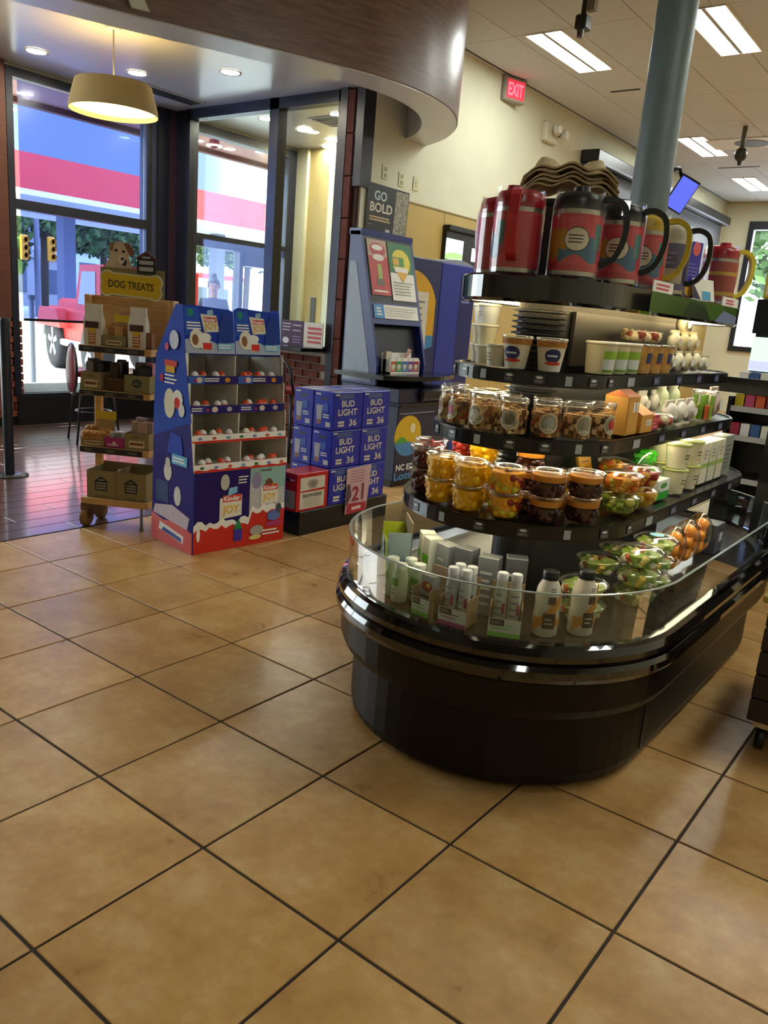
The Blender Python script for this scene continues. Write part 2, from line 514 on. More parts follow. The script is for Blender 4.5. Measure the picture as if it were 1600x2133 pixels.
# --- glazing helper: members are boxes, each pane its own piece
def glazing(name, members, panes, label):
    o = struct(name, (lambda mb: ([mb.box(*m, FRAME) for m in members], mb)[1])(MB()), label)
    for p in panes: obj('pane', MB().box(*p, GLASS), o)
    return o
x0, x1 = XL - .08, XL + .04
w1 = glazing('window_1', [(x0, x1, 2.91, 2.975, .29, 3.27), (x0, x1, 4.43, 4.50, .29, 3.27), (x0, x1, 2.975, 4.43, 3.19, 3.27), (x0, x1, 2.975, 4.43, 2.05, 2.14), (x0, x1, 2.975, 4.43, .28, .31)],
             [(XL - .03, XL - .02, 2.975, 4.43, .31, 2.05), (XL - .03, XL - .02, 2.975, 4.43, 2.14, 3.19)], 'tall shop window with dark frame')
glazing('window_added', [(x0, x1, -1.6, -1.53, .29, 3.2), (x0, x1, 1.83, 1.9, .29, 3.2), (x0, x1, .1, .17, .29, 3.2), (x0, x1, -1.53, 1.83, 3.12, 3.2), (x0, x1, -1.53, 1.83, .29, .36)], [(XL - .03, XL - .02, -1.53, .1, .36, 3.12), (XL - .03, XL - .02, .17, 1.83, .36, 3.12)], 'added unseen shop window before the brick pier, lets in daylight')  # window added out of view to bring daylight onto the left side
obj('sill', MB().cbox(XL - .14, XL - .085, 2.9, 4.5, .24, .40, M('#dfe1e6', .5), .004), w1)
t1 = MB()
t1.box(x0, x1, 4.50, 4.56, 0, 3.3, M('#39415a', .3)).box(x0, x1 + .03, 4.56, 4.74, 0, 3.3, FRAME).box(XL + .02, XL + .09, 4.70, 4.95, 0, 3.3, M('#3a2530', .5)).box(XL - .06, XL + .3, 4.78, 4.9, 0, 3.3, FRAME)
struct('trim_1', t1, 'dark corner column between the windows')
tag(obj('roller_shade', MB().box(XL - .012, XL - .010, 3.045, 4.425, 1.045, 3.18, SHADE)), 'blue tinted see-through shade on the left window', 'shade')
tag(obj('shade_bar', MB().box(XL - .018, XL - .002, 3.045, 4.425, 1.02, 1.045, BLACK)), 'black bottom bar of the tinted window shade', 'shade bar')

# --- middle glazing over a brick half wall
ym0, ym1 = YC - .06, YC + .06
glazing('window_2', [(-6.08, -6.02, ym0, ym1, .94, 3.3), (-4.82, -4.70, ym0, ym1, .94, 3.3), (-3.93, -3.88, ym0, ym1, .94, 3.3), (-6.05, -3.9, ym0, ym1, 3.2, 3.3), (-6.05, -3.9, ym0, ym1, .94, 1.0)],
        [(-6.02, -4.82, YC, YC + .01, 1.0, 3.2), (-4.70, -3.93, YC, YC + .01, 1.0, 3.2)], 'glazed partition in front of the vestibule')
wfr = struct('wall_front', MB().box(-6.1, -3.9, YC - .05, YC + .06, 0, .94, MORTAR), 'brick half wall under the glazed partition')
for r in range(12):
    z = .075 + r * .0725
    for k in range(11):
        xx = -3.98 - k * .206 - (.103 if r % 2 else 0)
        if xx < -6.0: continue
        obj('brick', f_brick, wfr, (xx, YC - .06, z), 0, key='brick')
# pier at the end of the glazing
tp = MB().box(-3.885, -3.80, YC - .09, YC + .1, 0, 3.3, FRAME).box(-3.72, XC + .02, YC - .07, YC + .09, 2.47, 3.3, FRAME).box(-3.80, -3.66, YC - .05, YC + .09, 0, 3.3, M('#3b2019', .8))
pier = struct('trim_2', tp, 'dark red pier beside the cream wall')
for k in range(9): obj('block', MB().cbox(-3.80, -3.715, YC - .085, YC - .04, .004 + k * .365, .361 + k * .365, M('#5d2f24', .75, 0, .3, .15, 20), .003), pier)

# --- vestibule: storefront in the outer wall, tan end wall, ceiling
glazing('window_3', [(x0, x1, 4.9, 5.0, 0, 3.27), (x0, x1, 5.79, 5.85, 0, 1.98), (x0, x1, 6.32, 6.40, 0, 3.27), (x0, x1, 6.56, 6.75, 0, 3.27), (x0, x1, 5.0, 6.56, 3.17, 3.27),
                     (x0, x1, 5.0, 6.56, 1.96, 2.1), (x0, x1, 5.0, 6.56, 0, .1), (x0, x1 + .04, 5.85, 6.32, 1.8, 1.96)],
        [(XL - .03, XL - .02, 5.0, 6.32, 2.1, 3.17), (XL - .03, XL - .02, 5.0, 5.79, .1, 1.96), (XL - .03, XL - .02, 5.85, 6.32, .1, 1.8), (XL - .03, XL - .02, 6.4, 6.56, .1, 1.96), (XL - .03, XL - .02, 6.4, 6.56, 2.1, 3.17)],
        'entrance doors and fanlight seen through the partition')
wv = struct('wall_vestibule', MB().box(XL, -3.79, 6.75, 6.9, 0, 3.4, M('#bda873', .6)), 'tan end wall of the vestibule')
obj('corner_trim', MB().box(XL + .04, XL + .22, 6.70, 6.76, 0, ZR, M('#d8d3b8', .5)).box(-5.78, -5.5, 6.735, 6.76, 0, ZR, M('#d9d6c0', .5)), wv)
obj('notice_strip', MB().box(-5.98, -5.9, 6.735, 6.752, 1.15, 1.5, M('#5f6064', .6)), wv)
struct('wall_side', MB().box(-3.81, -3.79, YC + .05, 6.9, 0, 3.4, M('#bda873', .6)))

# --- low ceiling and curved soffit with walnut fascia
CV = [(-5.4, -5.4), (-4.75, -3.0), (-4.15, -.6), (-3.72, .9), (-3.42, 1.78), (-3.27, 2.18), (-3.02, 2.74), (-2.76, 3.36), (-2.645, 3.66), (-2.578, 3.99), (-2.572, 4.32), (-2.668, 4.74), (-2.90, 5.16), (-3.25, 5.52), (-3.66, 5.76)]
def catmull(P, n=6):
    out = []
    for k in range(len(P) - 1):
        p0, p1, p2, p3 = (Vector(P[max(k - 1, 0)]), Vector(P[k]), Vector(P[k + 1]), Vector(P[min(k + 2, len(P) - 1)]))
        for i in range(n):
            t = i / n
            out.append(.5 * ((2 * p1) + (p2 - p0) * t + (2 * p0 - 5 * p1 + 4 * p2 - p3) * t * t + (3 * p1 - p0 - 3 * p2 + p3) * t ** 3))
    return out + [Vector(P[-1])]
cv = catmull(CV)
def offs(P, d):
    o = []
    for k, p in enumerate(P):
        t = P[min(k + 1, len(P) - 1)] - P[max(k - 1, 0)]
        t.normalize()
        o.append(p + Vector((-t.y, t.x)) * d)
    return o
ci = offs(cv, .30); cf = offs(cv, -.012)
ZB = 3.0
nC = len(cv)
def ribbon(b, P, z0, z1, mat, flip=False, sm=True):
    vs = [(p.x, p.y, z0) for p in P] + [(p.x, p.y, z1) for p in P]
    fs = [((i, i + 1, i + 1 + len(P), i + len(P)) if not flip else (i + 1, i, i + len(P), i + 1 + len(P))) for i in range(len(P) - 1)]
    b.add(vs, fs, mat, sm)
sof = MB()
sof.add([(p.x, p.y, ZB) for p in cv] + [(p.x, p.y, ZB) for p in ci], [(i, i + nC, i + 1 + nC, i + 1) for i in range(nC - 1)], SOFFIT)
ribbon(sof, ci, ZB, ZR + .01, SOFFIT, True)
ribbon(sof, cv, ZB, 4.05, SOFFIT)
soff = struct('ceiling_soffit', sof, 'curved drop soffit around the seating area')
fa = MB()
ribbon(fa, cf, ZB + .012, 4.03, FASCIA)
fa.add([(p.x, p.y, ZB + .012) for p in cf] + [(p.x, p.y, ZB + .012) for p in cv], [(i, i + nC, i + 1 + nC, i + 1) for i in range(nC - 1)], FASCIA)
obj('wood_fascia', fa, soff, label='curved walnut veneer fascia')
lc = MB()
vs = [(p.x, p.y, ZR) for p in ci] + [(XL - .1, p.y, ZR) for p in ci]
lc.add(vs, [(i, i + nC, i + 1 + nC, i + 1) for i in range(nC - 1)], SOFFIT)
lc.box(XL - .1, -3.79, YC - .05, 6.9, ZR + .003, ZR + .05, SOFFIT)
struct('ceiling_low', lc, 'low white ceiling over the seating area')
# raised letters on the fascia (only their feet show at the top edge of the view)
for (ch, s, kk) in (('R', 27.6, 1),):
    i = int(s); t = s - i
    p = cf[i].lerp(cf[i + 1], t); d = (cf[i + 1] - cf[i - 1]).normalized()
    vs_, fs_, W, H = text_geo(ch, True)
    hh = .55; kq = hh / H; kx = .37 / W
    b = MB()
    nrm = Vector((d.y, -d.x, 0))
    base = Vector((p.x, p.y, ZB + .035 + hh / 2)) + nrm * .004
    front = [base + Vector((d.x, d.y, 0)) * (x * kx) + Vector((0, 0, 1)) * (y * kq) + nrm * .03 for x, y in vs_]
    back = [v - nrm * .03 for v in front]
    nn = len(front)
    b.add(front, fs_, M('#dcdccb', .5))
    ed = {}
    for f in fs_:
        for a, c in zip(f, f[1:] + f[:1]): ed[(a, c)] = ed.get((a, c), 0) + 1
    b.add(front + back, [(a, a + nn, c + nn, c) for (a, c) in ed if (c, a) not in ed], M('#b9b9a6', .5))
    obj('letter', b, soff, label='cream raised letter ' + ch + ' on the walnut fascia')

# ================================================================== LIGHT FITTINGS
def troffer_frame(b):
    w, l = .19, .615
    b.box(-w, -w + .012, -l, l, -.012, .004, WHITE).box(w - .012, w, -l, l, -.012, .004, WHITE).box(-w, w, -l, -l + .012, -.012, .004, WHITE).box(-w, w, l - .012, l, -.012, .004, WHITE).box(-.019, .019, -l, l, -.009, .004, M('#a9a79f', .5))
def troffer_lens(b):
    b.box(-.074, .074, -.59, .59, -.008, .002, EMI('#f1f8f2', FLUO))
for k, (x, y) in enumerate(LIGHTS):
    where = {0: 'nearest the cream wall and the exit sign', 1: 'partly behind the grey green pillar', 4: 'beyond the pillar near the cream wall', 8: 'farthest along the cream wall'}.get(k, 'outside the picture, %s in the %s row' % (ORD[min(max(0, int((x + 2.7) / 1.4)), 5)], {6.72: 'middle', 11.08: 'farther', 14.05: 'farthest', 2.36: 'nearer', -2.6: 'added rearmost'}[y]))
    t = thing('ceiling_light', 'white fluorescent ceiling light ' + where, 'light', (x, y, ZM), 0, 'fluorescent ceiling lights')
    obj('frame', troffer_frame, t, key='troffer_frame')
    for s in (-1, 1): obj('lens', troffer_lens, t, (s * .092, 0, 0), key='troffer_lens')
DL = [(-5.73, 2.88, ZR, 'at the left over the window'), (-5.41, 3.66, ZR, 'behind the pendant lamp'), (-4.52, 3.98, ZR, 'right of the pendant lamp'),
      (-5.49, 5.36, ZR, 'nearest beside the vestibule mullion'), (-5.45, 5.91, ZR, 'in the middle of the vestibule'), (-5.47, 6.42, ZR, 'third along the vestibule'), (-5.78, 6.70, ZR, 'farthest by the tan wall'), (-4.57, 5.47, ZR, 'by the vestibule grille at right'),
      (-4.9, 1.2, ZR, 'out of the picture over the seats'), (-5.7, -.4, ZR, 'out over the far seats')]
for (x, y, z, w) in DL:
    t = thing('downlight', 'round recessed downlight ' + w, 'light', (x, y, z), 0, 'recessed downlights')
    obj('trim_ring', lambda b: b.lathe([(.075, -.002), (.095, -.010), (.10, -.001)], WHITE, 24, cap0=False, cap1=False), t, key='dl_ring')
    obj('lamp_disc', lambda b: b.lathe([(.076, -.006), (.076, -.001)], EMI('#fff6dd', DOWN), 24), t, key='dl_disc')
pl_ = thing('pendant_lamp', 'drum pendant lamp with tan fabric shade hanging by the window', 'lamp', (-4.5, 2.8, 2.70))
SH = M('#a8946a', .9, 0, .2, .15, 50, 0, .3, (1, 1, 8))
def f_shade(b):
    b.lathe([(.335, 0), (.328, .05), (.285, .205)], SH, 40, cap0=False, cap1=False)
    b.lathe([(.330, 0), (.323, .05), (.280, .205)], M('#efe6b8', .8), 40, cap0=False, cap1=False)
obj('shade', f_shade, pl_)
obj('diffuser', lambda b: b.lathe([(.318, .035), (.318, .042)], EMI('#ffe9a0', 3.2), 40), pl_)
obj('bulb', lambda b: b.sph((0, 0, .12), .055, EMI('#ffe08a', 60), 12, 8), pl_)
obj('rod', lambda b: b.tube([(0, 0, .04), (0, 0, ZR - 2.70)], .006, M('#8b8678', .4), 6).lathe([(.06, ZR - 2.72), (.06, ZR - 2.701)], WHITE, 20), pl_)
obj('spider', lambda b: b.tube([(-.28, 0, .2), (.28, 0, .2)], .004, STEEL, 5).tube([(0, -.28, .2), (0, .28, .2)], .004, STEEL, 5), pl_)

# ================================================================== CHILLED ISLAND CASE
CX, CY, CY2 = .16, 1.2, 2.45
def stad(r, n=20):
    P = []
    for i in range(n + 1):
        a = PI + PI * i / n
        P.append((CX + r * math.cos(a), CY + r * math.sin(a)))
    for i in range(n + 1):
        a = PI * i / n
        P.append((CX + r * math.cos(a), CY2 + r * math.sin(a)))
    return P
def loft(b, prof, mat, n=20, cap0=False, cap1=False, smooth=False, mats=None):
    rings = [[(x, y, z) for x, y in stad(r, n)] for r, z in prof]
    m = len(rings[0])
    for k in range(len(rings) - 1):
        b.add(rings[k] + rings[k + 1], [(i, (i + 1) % m, (i + 1) % m + m, i + m) for i in range(m)], mat, smooth)
    if cap0: b.add(rings[0], [tuple(range(m))[::-1]], mat)
    if cap1: b.add(rings[-1], [tuple(range(m))], mat)
    return b
isl = thing('refrigerated_island', 'black oval refrigerated island case with tiers of chilled food', 'display case')
SKIRT = M('#100c09', .4, 0, .22)
obj('kick_base', lambda b: loft(b, [(.46, 0), (.46, .03), (.515, .035), (.52, .06), (.52, .29)], SKIRT, 28), isl)
obj('skirt', lambda b: loft(b, [(.52, .265), (.560, .272), (.572, .30), (.575, .385), (.56, .392)], M('#130e0b', .32, 0, .22), 28), isl)
obj('bumper_rail', lambda b: loft(b, [(.56, .388), (.588, .394), (.597, .410), (.597, .430), (.588, .444), (.578, .448), (.588, .456), (.590, .474), (.580, .494), (.565, .500), (.54, .500), (.53, .49)], GLOSSBLACK, 40, smooth=True), isl)
DECK = M('#2b2823', .22, 0, .5)
obj('well_deck', lambda b: loft(b, [(.535, .492), (.500, .468), (.02, .468)], DECK, 28), isl)
CG = CLEAR('#eef3f0', .10, .03, 'case_glass')
obj('glass_guard', lambda b: loft(b, [(.552, .498), (.560, .65), (.566, .65), (.558, .498)], CG, 40, smooth=False), isl)
obj('glass_edge', lambda b: loft(b, [(.559, .650), (.559, .653), (.567, .653), (.567, .650)], M('#8f9a98', .15), 40), isl)
for a in (232, 275):
    q = math.radians(a)
    obj('glass_bracket', MB().box(CX + .553 * math.cos(q) - .006, CX + .553 * math.cos(q) + .006, CY + .553 * math.sin(q) - .006, CY + .553 * math.sin(q) + .006, .49, .60, CLEAR('#dfe6e4', .3, .05)), isl)
core = obj('core', lambda b: loft(b, [(.075, .468), (.075, 1.45)], M('#09090b', .5), 16), isl)
def f_louvre(b):
    for k in range(34):
        z = .82 + k * .0175
        pr_ = [(.075, z), (.092, z + .003), (.092, z + .008), (.075, z + .010)]
        rg = [[(CX + r * math.cos(PI + PI * i / 14), CY + r * math.sin(PI + PI * i / 14), zz) for i in range(15)] for r, zz in pr_]
        for q in range(3): b.add(rg[q] + rg[q + 1], [(i, i + 1, i + 16, i + 15) for i in range(14)], M('#08080a', .35))
obj('louvre_grille', f_louvre, core, kind='stuff')
for sx in (-1, 1): obj('side_lining', MB().box(CX + sx * .084 - .006, CX + sx * .084 + .006, CY + .06, CY2, 1.24, 1.41, M('#2e2b28', .4)), core)
obj('base_seam', MB().box(CX + .515, CX + .523, CY + .02, CY + .032, .06, .27, BLACK), isl)  # thin dark strip for the vertical seam at the base corner
SHELVES = [('s4', .39, .752, .797), ('s3', .31, .992, 1.037), ('s2', .262, 1.186, 1.227), ('s1', .262, 1.420, 1.50)]
for nm, r, z0, z1 in SHELVES:
    top = nm == 's1'
    sh = obj('shelf', (lambda r, z0, z1: (lambda b: loft(b, [(.07, z0 + .012), (r - .012, z0 + .012), (r - .008, z0), (r, z0), (r, z1), (r - .008, z1), (r - .010, z1 - .006), (.07, z1 - .006)] if not top else [(.07, z0 + .02), (r - .03, z0 + .02), (r - .01, z0), (r, z0 + .01), (r, z1 - .006), (r - .008, z1), (.03, z1)], GLOSSBLACK if top else M('#0e0e10', .22), 30)))(r, z0, z1), isl)
    obj('led_strip', (lambda r, z0: (lambda b: loft(b, [(r - .045, z0 + .004), (r - .028, z0 + .004), (r - .028, z0 + .018), (r - .045, z0 + .018)], EMI('#fff1c8', LED * (.35 if z0 > 1.3 else .8)), 24)))(r, z0), sh)
    if top: continue
    pr = obj('price_rail', (lambda r, z0, z1: (lambda b: loft(b, [(r, z0 + .004), (r + .003, z0 + .004), (r + .003, z1 - .004), (r, z1 - .004)], M('#121214', .18), 30)))(r, z0, z1), sh)
    k = 0
    tagmat = M('#9ba3a4', .4); tagmat2 = M('#2c3032', .4)
    for s in range(9):
        a = 205 + s * 19 + (7 if nm == 's3' else 0)
        if a > 358: continue
        q = math.radians(a)
        f = MB(); w = .018 if (s % 3) else .011
        F = Face(f, (CX + (r + .004) * math.cos(q), CY + (r + .004) * math.sin(q), (z0 + z1) / 2), (-math.sin(q), math.cos(q), 0), (0, 0, 1), (math.cos(q), math.sin(q), 0))
        F.rect(-w, -.014, w, .014, tagmat2 if s % 3 else tagmat)
        if s % 3: F.ell(0, .005, .011, .004, M('#cfd4d4', .4)); F.bars(-.014, -.011, .014, -.002, 2, M('#8d9496', .4), .2)
        obj('price_tag', f, pr)
    for s in range(5):
        yy = CY + .15 + s * .24
        f = MB(); F = Face(f, (CX + r + .004, yy, (z0 + z1) / 2), (0, 1, 0), (0, 0, 1), (1, 0, 0))
        F.rect(-.03, -.014, .03, .014, tagmat if s == 0 else M('#2a2f55', .4))
        F.bars(-.022, -.008, .022, .008, 2, M('#9ca4b8', .4), .3)
        obj('price_tag', f, pr)
# green reflection and graphics painted along the top tier, and its cards
f = MB(); F = Face(f, (CX + .2625, CY, 1.46), (0, 1, 0), (0, 0, 1), (1, 0, 0))
F.poly([(.22, -.03), (1.25, -.03), (1.25, .035), (.22, .035)], M('#3c5a1c', .25, 0, .5, .3, 6)).poly([(.55, -.03), (.9, -.03), (.8, .02), (.62, .03)], M('#2a3a24', .25)).poly([(.95, -.03), (1.25, -.03), (1.25, .0), (1.05, .015)], M('#7d86a8', .25))
obj('header_overlay', f, isl, label='green strip painted for reflection and graphics along the top tier')
for (ya, yb, zz) in ((CY + .23, CY + .42, 1.512), (CY + 1.02, CY + 1.25, 1.515)):
    f = MB().box(CX + .258, CX + .262, ya, yb, 1.494, 1.494 + .036, WHITE)
    F = Face(f, (CX + .262, (ya + yb) / 2, 1.512), (0, 1, 0), (0, 0, 1), (1, 0, 0))
    F.bars(-.07, -.012, .07, .012, 2, M('#c5435a', .5), .2)
    obj('price_card', f, isl)
# end frame of the case
ef = MB().box(CX + .40, CX + .47, CY2 + .34, CY2 + .40, .474, 1.2, BLACK).box(CX - .47, CX - .40, CY2 + .34, CY2 + .40, .474, 1.2, BLACK).box(CX - .40, CX + .40, CY2 + .35, CY2 + .39, 1.13, 1.2, BLACK)
obj('end_frame', ef, isl)
obj('wire_rack', lambda b: [b.tube([(CX + .47, CY + .25 + k * .045, .475), (CX + .47, CY + .25 + k * .045, .50), (CX + .535, CY + .25 + k * .045, .50)], .0018, STEEL, 5) for k in range(7)], isl, kind='stuff')

# ------------------------------------------------------------------ product builders (front of each product is local -y)
def pos(r, a=None, y=None):
    if a is not None:
        q = math.radians(a)
        return (CX + r * math.cos(q), CY + r * math.sin(q)), q + PI / 2
    return (CX + r, y), PI / 2
def chunks(b, r0, r1, z0, z1, cols, n=26, s=.011, seed=1):
    rnd = random.Random(seed)
    b.lathe([(r0 * .93, z0), (r1 * .93, z1 - .004)], cols[0], 14)
    for k in range(n):
        z = z0 + (z1 - z0) * (k + .5) / n * .96
        rr = (r0 + (r1 - r0) * (z - z0) / (z1 - z0)) - s * .55
        a = k * 2.4 + rnd.random()
        if k > n * .85: rr *= rnd.random()
        e = s * (.7 + .6 * rnd.random())
        if s > .008: b.sph((rr * math.cos(a), rr * math.sin(a), min(max(z, z0 + e * .9), z1 + .002)), e * 1.15, cols[k % len(cols)], 6, 4, 1, 1, .85)
        else: b.box(rr * math.cos(a) - e, rr * math.cos(a) + e, rr * math.sin(a) - e, rr * math.sin(a) + e, max(z0, z - e), min(z1 + .004, z + e), cols[k % len(cols)], rnd.random() * 3)
FRUIT = {
    'pineapple': (['#f0b60a', '#f7c61c', '#e6a806'], 'yellow pineapple cup'),
    'grape': (['#4a1512', '#5d1c17', '#3a0f10'], 'dark red grape cup'),
    'melon': (['#b53226', '#a02418', '#c2402e'], 'red watermelon cup'),
    'mango': (['#f2aa12', '#ec7816', '#cfc832', '#8a2016', '#f2b81c'], 'mixed mango and berry cup'),
    'apple': (['#3a1512', '#4b1c18', '#2f100f'], 'brown cup with caramel band'),
    'mix': (['#d98b1e', '#e2a93a', '#c9641c', '#b9b23a'], 'orange and yellow fruit mix cup'),
    'green': (['#9cae3c', '#c3bf55', '#87a034', '#d2ba4a'], 'green melon and grape cup')}
def fruit_cup(kind, p, z, rz, label, group, s=1.0, hz=1.0):
    cols = [M(c, .3) for c in FRUIT[kind][0]]
    t = thing('fruit_cup', label, 'cup', (p[0], p[1], z), rz, group)
    t.scale = (1, 1, hz)
    k = ('cup', s)
    obj('cup', lambda b: b.lathe([(.036 * s, .001), (.037 * s, .003), (.047 * s, .066)], PLASTIC, 22, cap1=False), t, key=k + ('c',))
    obj('lid', lambda b: b.lathe([(.047 * s, .064), (.050 * s, .065), (.050 * s, .069), (.046 * s, .071), (.0415 * s, .071), (.0385 * s, .0634)], CLEAR('#f3f3f0', .5, .15, 'lid_plastic'), 24, cap0=False), t, key=k + ('l',))
    top = .042 if kind == 'apple' else .060
    obj('filling', lambda b: chunks(b, .0345 * s, .044 * s, .004, top, cols, 30, .010, hash(kind) % 7 if False else len(kind)), t, key=k + (kind,), kind='stuff')
    if kind == 'apple':
        obj('caramel_band', lambda b: b.lathe([(.0418 * s, .0435), (.0440 * s, .059)], M('#d08a2c', .3), 20), t, key=k + ('band',))
    return t
G4 = 'fruit cups on the fruit shelf'
def stack(kind, r, a, nlev, where, z=.798, kinds=None):
    nlev = min(nlev, 2) if r < .3 and False else nlev
    p, rz = pos(r, a)
    names = {1: ['single'], 2: ['lower', 'upper'], 3: ['bottom', 'middle', 'top']}[nlev]
    for k in range(nlev):
        kd = kinds[k] if kinds else kind
        fs_ = 1.15 if r > .3 else 1.0
        fruit_cup(kd, p, z + k * .0636 * fs_, rz, '%s, %s in %s' % (FRUIT[kd][1], names[k], where), G4, fs_, fs_)
stack('grape', .328, 222, 2, 'the leftmost front stack')
stack('pineapple', .328, 248, 2, 'the second stack from left')
stack('pineapple', .328, 269, 2, 'the middle yellow stack')
stack('mango', .328, 289.5, 2, 'the stack right of the pineapple')
stack('apple', .328, 310.5, 2, 'the nearest caramel stack')
stack('apple', .328, 331.5, 2, 'the caramel stack farther right')
stack('melon', .328, 196, 2, 'the stack curving behind at left')
stack('melon', .205, 222, 3, 'the back stack at far left')
stack('pineapple', .205, 258, 3, 'the back stack behind the pineapple')
stack('apple', .205, 302, 3, 'the back stack with caramel')
stack('mix', .205, 332, 2, 'the back stack of mixed fruit')
def bowl(name, kind, p, z, rz, label, group, r=.062, h=.055, cat='bowl', dome=.012):
    cols = [M(c, .4) for c in kind]
    t = thing(name, label, cat, (p[0], p[1], z), rz, group)
    k = ('bowl', r, h, dome)
    obj('bowl', lambda b: b.lathe([(r * .6, .001), (r * .66, .003), (r, h)], PLASTIC, 24, cap1=False), t, key=k + ('b',))
    obj('lid', lambda b: b.lathe([(r, h - .001), (r * 1.04, h), (r * 1.04, h + .004), (r * .95, h + .005), (r * .8, h + dome), (r * .4, h + dome + .001)], CLEAR('#f5f5f2', .55, .14, 'lid_plastic'), 26, cap0=False), t, key=k + ('l',))
    obj('filling', lambda b: chunks(b, r * .62, r * .94, .004, h - .002, cols, 30, .013, len(kind)), t, key=k + tuple(kind), kind='stuff')
    return t
MIXC, GRNC, YELC = ['#d98b1e', '#e2a93a', '#b9b23a', '#c9641c'], ['#9cae3c', '#c3bf55', '#7f962f'], ['#e8b818', '#d99a22', '#e9cf52']
REDC = ['#a51d1a', '#d8a03a', '#8d1a1c', '#d9b04a']
G4b = 'fruit bowls on the fruit shelf'
p, rz = pos(.318, None, 1.27)
bowl('fruit_bowl', GRNC, p, .798, rz, 'green melon bowl at the bend of the fruit shelf, under an orange one', G4b)
bowl('fruit_bowl', MIXC, p, .798 + .068, rz, 'orange fruit bowl on top of the green melon bowl', G4b)
p, rz = pos(.318, None, 1.44)
bowl('fruit_bowl', YELC, p, .798, rz, 'yellow fruit bowl on the aisle side of the fruit shelf', G4b)
bowl('fruit_bowl', REDC, p, .798 + .068, rz, 'bowl with red fruit on top of the yellow fruit bowl', G4b)
p, rz = pos(.20, None, 1.50)
bowl('fruit_bowl', MIXC, p, .798, rz, 'orange fruit bowl in the back of the fruit shelf, below', G4b)
bowl('fruit_bowl', MIXC, p, .798 + .068, rz, 'orange fruit bowl in the back of the fruit shelf, above', G4b)
# printed cartons, tubs, pouches on the aisle side
def carton(name, label, cat, p, z, rz, w, d, h, base, art=None, group=None, tilt=0, flap=None):
    t = thing(name, label, cat, (p[0], p[1], z), 0, group, (tilt, 0, rz))
    obj('box', MB().cbox(-w / 2, w / 2, -d / 2, d / 2, .001, h, base, .002), t)
    if art:
        f = MB(); F = Face(f, (0, -d / 2, h / 2), (1, 0, 0), (0, 0, 1), (0, -1, 0)); art(F, w, h)
        obj('print', f, t)
    if flap: obj('flap', flap(w, d, h), t)
    return t
def tub(name, label, cat, p, z, rz, r0, r1, h, body, lid, art=None, group=None):
    t = thing(name, label, cat, (p[0], p[1], z), rz, group)
    obj('tub', MB().lathe([(r0, .001), (r0, .003), (r1, h)], body, 24), t)
    obj('lid', MB().lathe([(r1, h), (r1 * 1.07, h + .001), (r1 * 1.07, h + .007), (r1, h + .009)], lid, 24), t)
    if art:
        f = MB(); F = Face(f, (0, 0, h / 2), (1, 0, 0), (0, 0, 1), (0, -1, 0), cyl=((r0 + r1) / 2, (r1 - r0) / h)); art(F, r1, h)
        obj('print', f, t)
    return t
def A_green(F, w, h): F.rect(-w * .49, -h * .49, w * .49, h * .47, M('#e4e8e2', .3)).rect(-w / 2, -h / 2, w / 2, -h * .1, M('#26a335', .4)).ell(0, h * .2, w * .3, h * .14, M('#3a8c2c', .4))
def A_lines(c, n=4):
    return lambda F, w, h: F.bars(-w * .35, -h * .35, w * .35, h * .3, n, M(c, .5), .4, .35)
p, rz = pos(.30, None, 1.63)
carton('salad_pack', 'white and bright green salad pack behind the fruit bowls', 'pack', p, .798, rz, .12, .07, .07, M('#dfe4de', .3), A_green, 'aisle side packs')
p, rz = pos(.20, None, 1.78)
tp_ = thing('salad_bag', 'clear bag of bright green snap peas on the fruit shelf', 'bag', (p[0], p[1], .798), rz)
obj('bag', MB().sph((0, 0, .075), .075, CLEAR('#e8f5e4', .4, .15, 'bag_film'), 16, 10, 1.2, .6, 1), tp_)
obj('peas', lambda b: [b.box(-.07 + .14 * random.random(), -.05 + .14 * random.random(), -.03, .03, z, z + .012, M(random.choice(['#4fd030', '#37b024', '#7be04c']), .4), random.random()) for z in [.02 + .004 * i for i in range(28)]], tp_, kind='stuff')
YC_ = M('#d9d3b4', .45); YL = M('#b9bf6e', .4)
def A_yog(F, r, h): F.bars(-r * .5, -h * .1, r * .5, h * .2, 2, M('#5d6a48', .5), .3, .4).bars(-r * .4, -h * .3, r * .4, -h * .2, 1, M('#cf8a4a', .5), .3)
for k, (rr, yy, lv, w) in enumerate([(.315, 1.80, 0, 'bottom left'), (.315, 1.80, 1, 'top left'), (.315, 1.95, 0, 'bottom right'), (.315, 1.95, 1, 'top right'), (.21, 1.92, 0, 'lower hidden'), (.21, 1.92, 1, 'upper back')]):
    p, rz = pos(rr, None, yy)
    tub('yogurt_tub', 'tall cream yogurt tub with green lid, %s of its group' % w, 'tub', p, .798 + lv * .093, rz, .036, .045, .083, YC_, YL, A_yog, 'tall yogurt tubs')
for k, yy in enumerate((2.09, 2.20, 2.31)):
    p, rz = pos(.30, None, yy)
    carton('milk_carton', 'pale paper carton with green band, %s of three on the fruit shelf' % ORD[k], 'carton', p, .798, rz, .09, .075, .165, M(['#d9d2bd', '#c9cbb4', '#cfc8b2'][k], .5),
           lambda F, w, h: F.rect(-w / 2, -h * .1, w / 2, h * .0, M('#8bb04a', .5)).bars(-w * .3, h * .1, w * .3, h * .35, 3, M('#8a8878', .5), .3, .4), 'pale cartons')
p, rz = pos(.30, None, 2.45)
carton('grey_pouch', 'grey striped pouch at the far end of the fruit shelf', 'pouch', p, .798, rz, .13, .06, .17, M('#8f9488', .3), A_lines('#5b5f66', 6))
p, rz = pos(.13, None, 1.42)
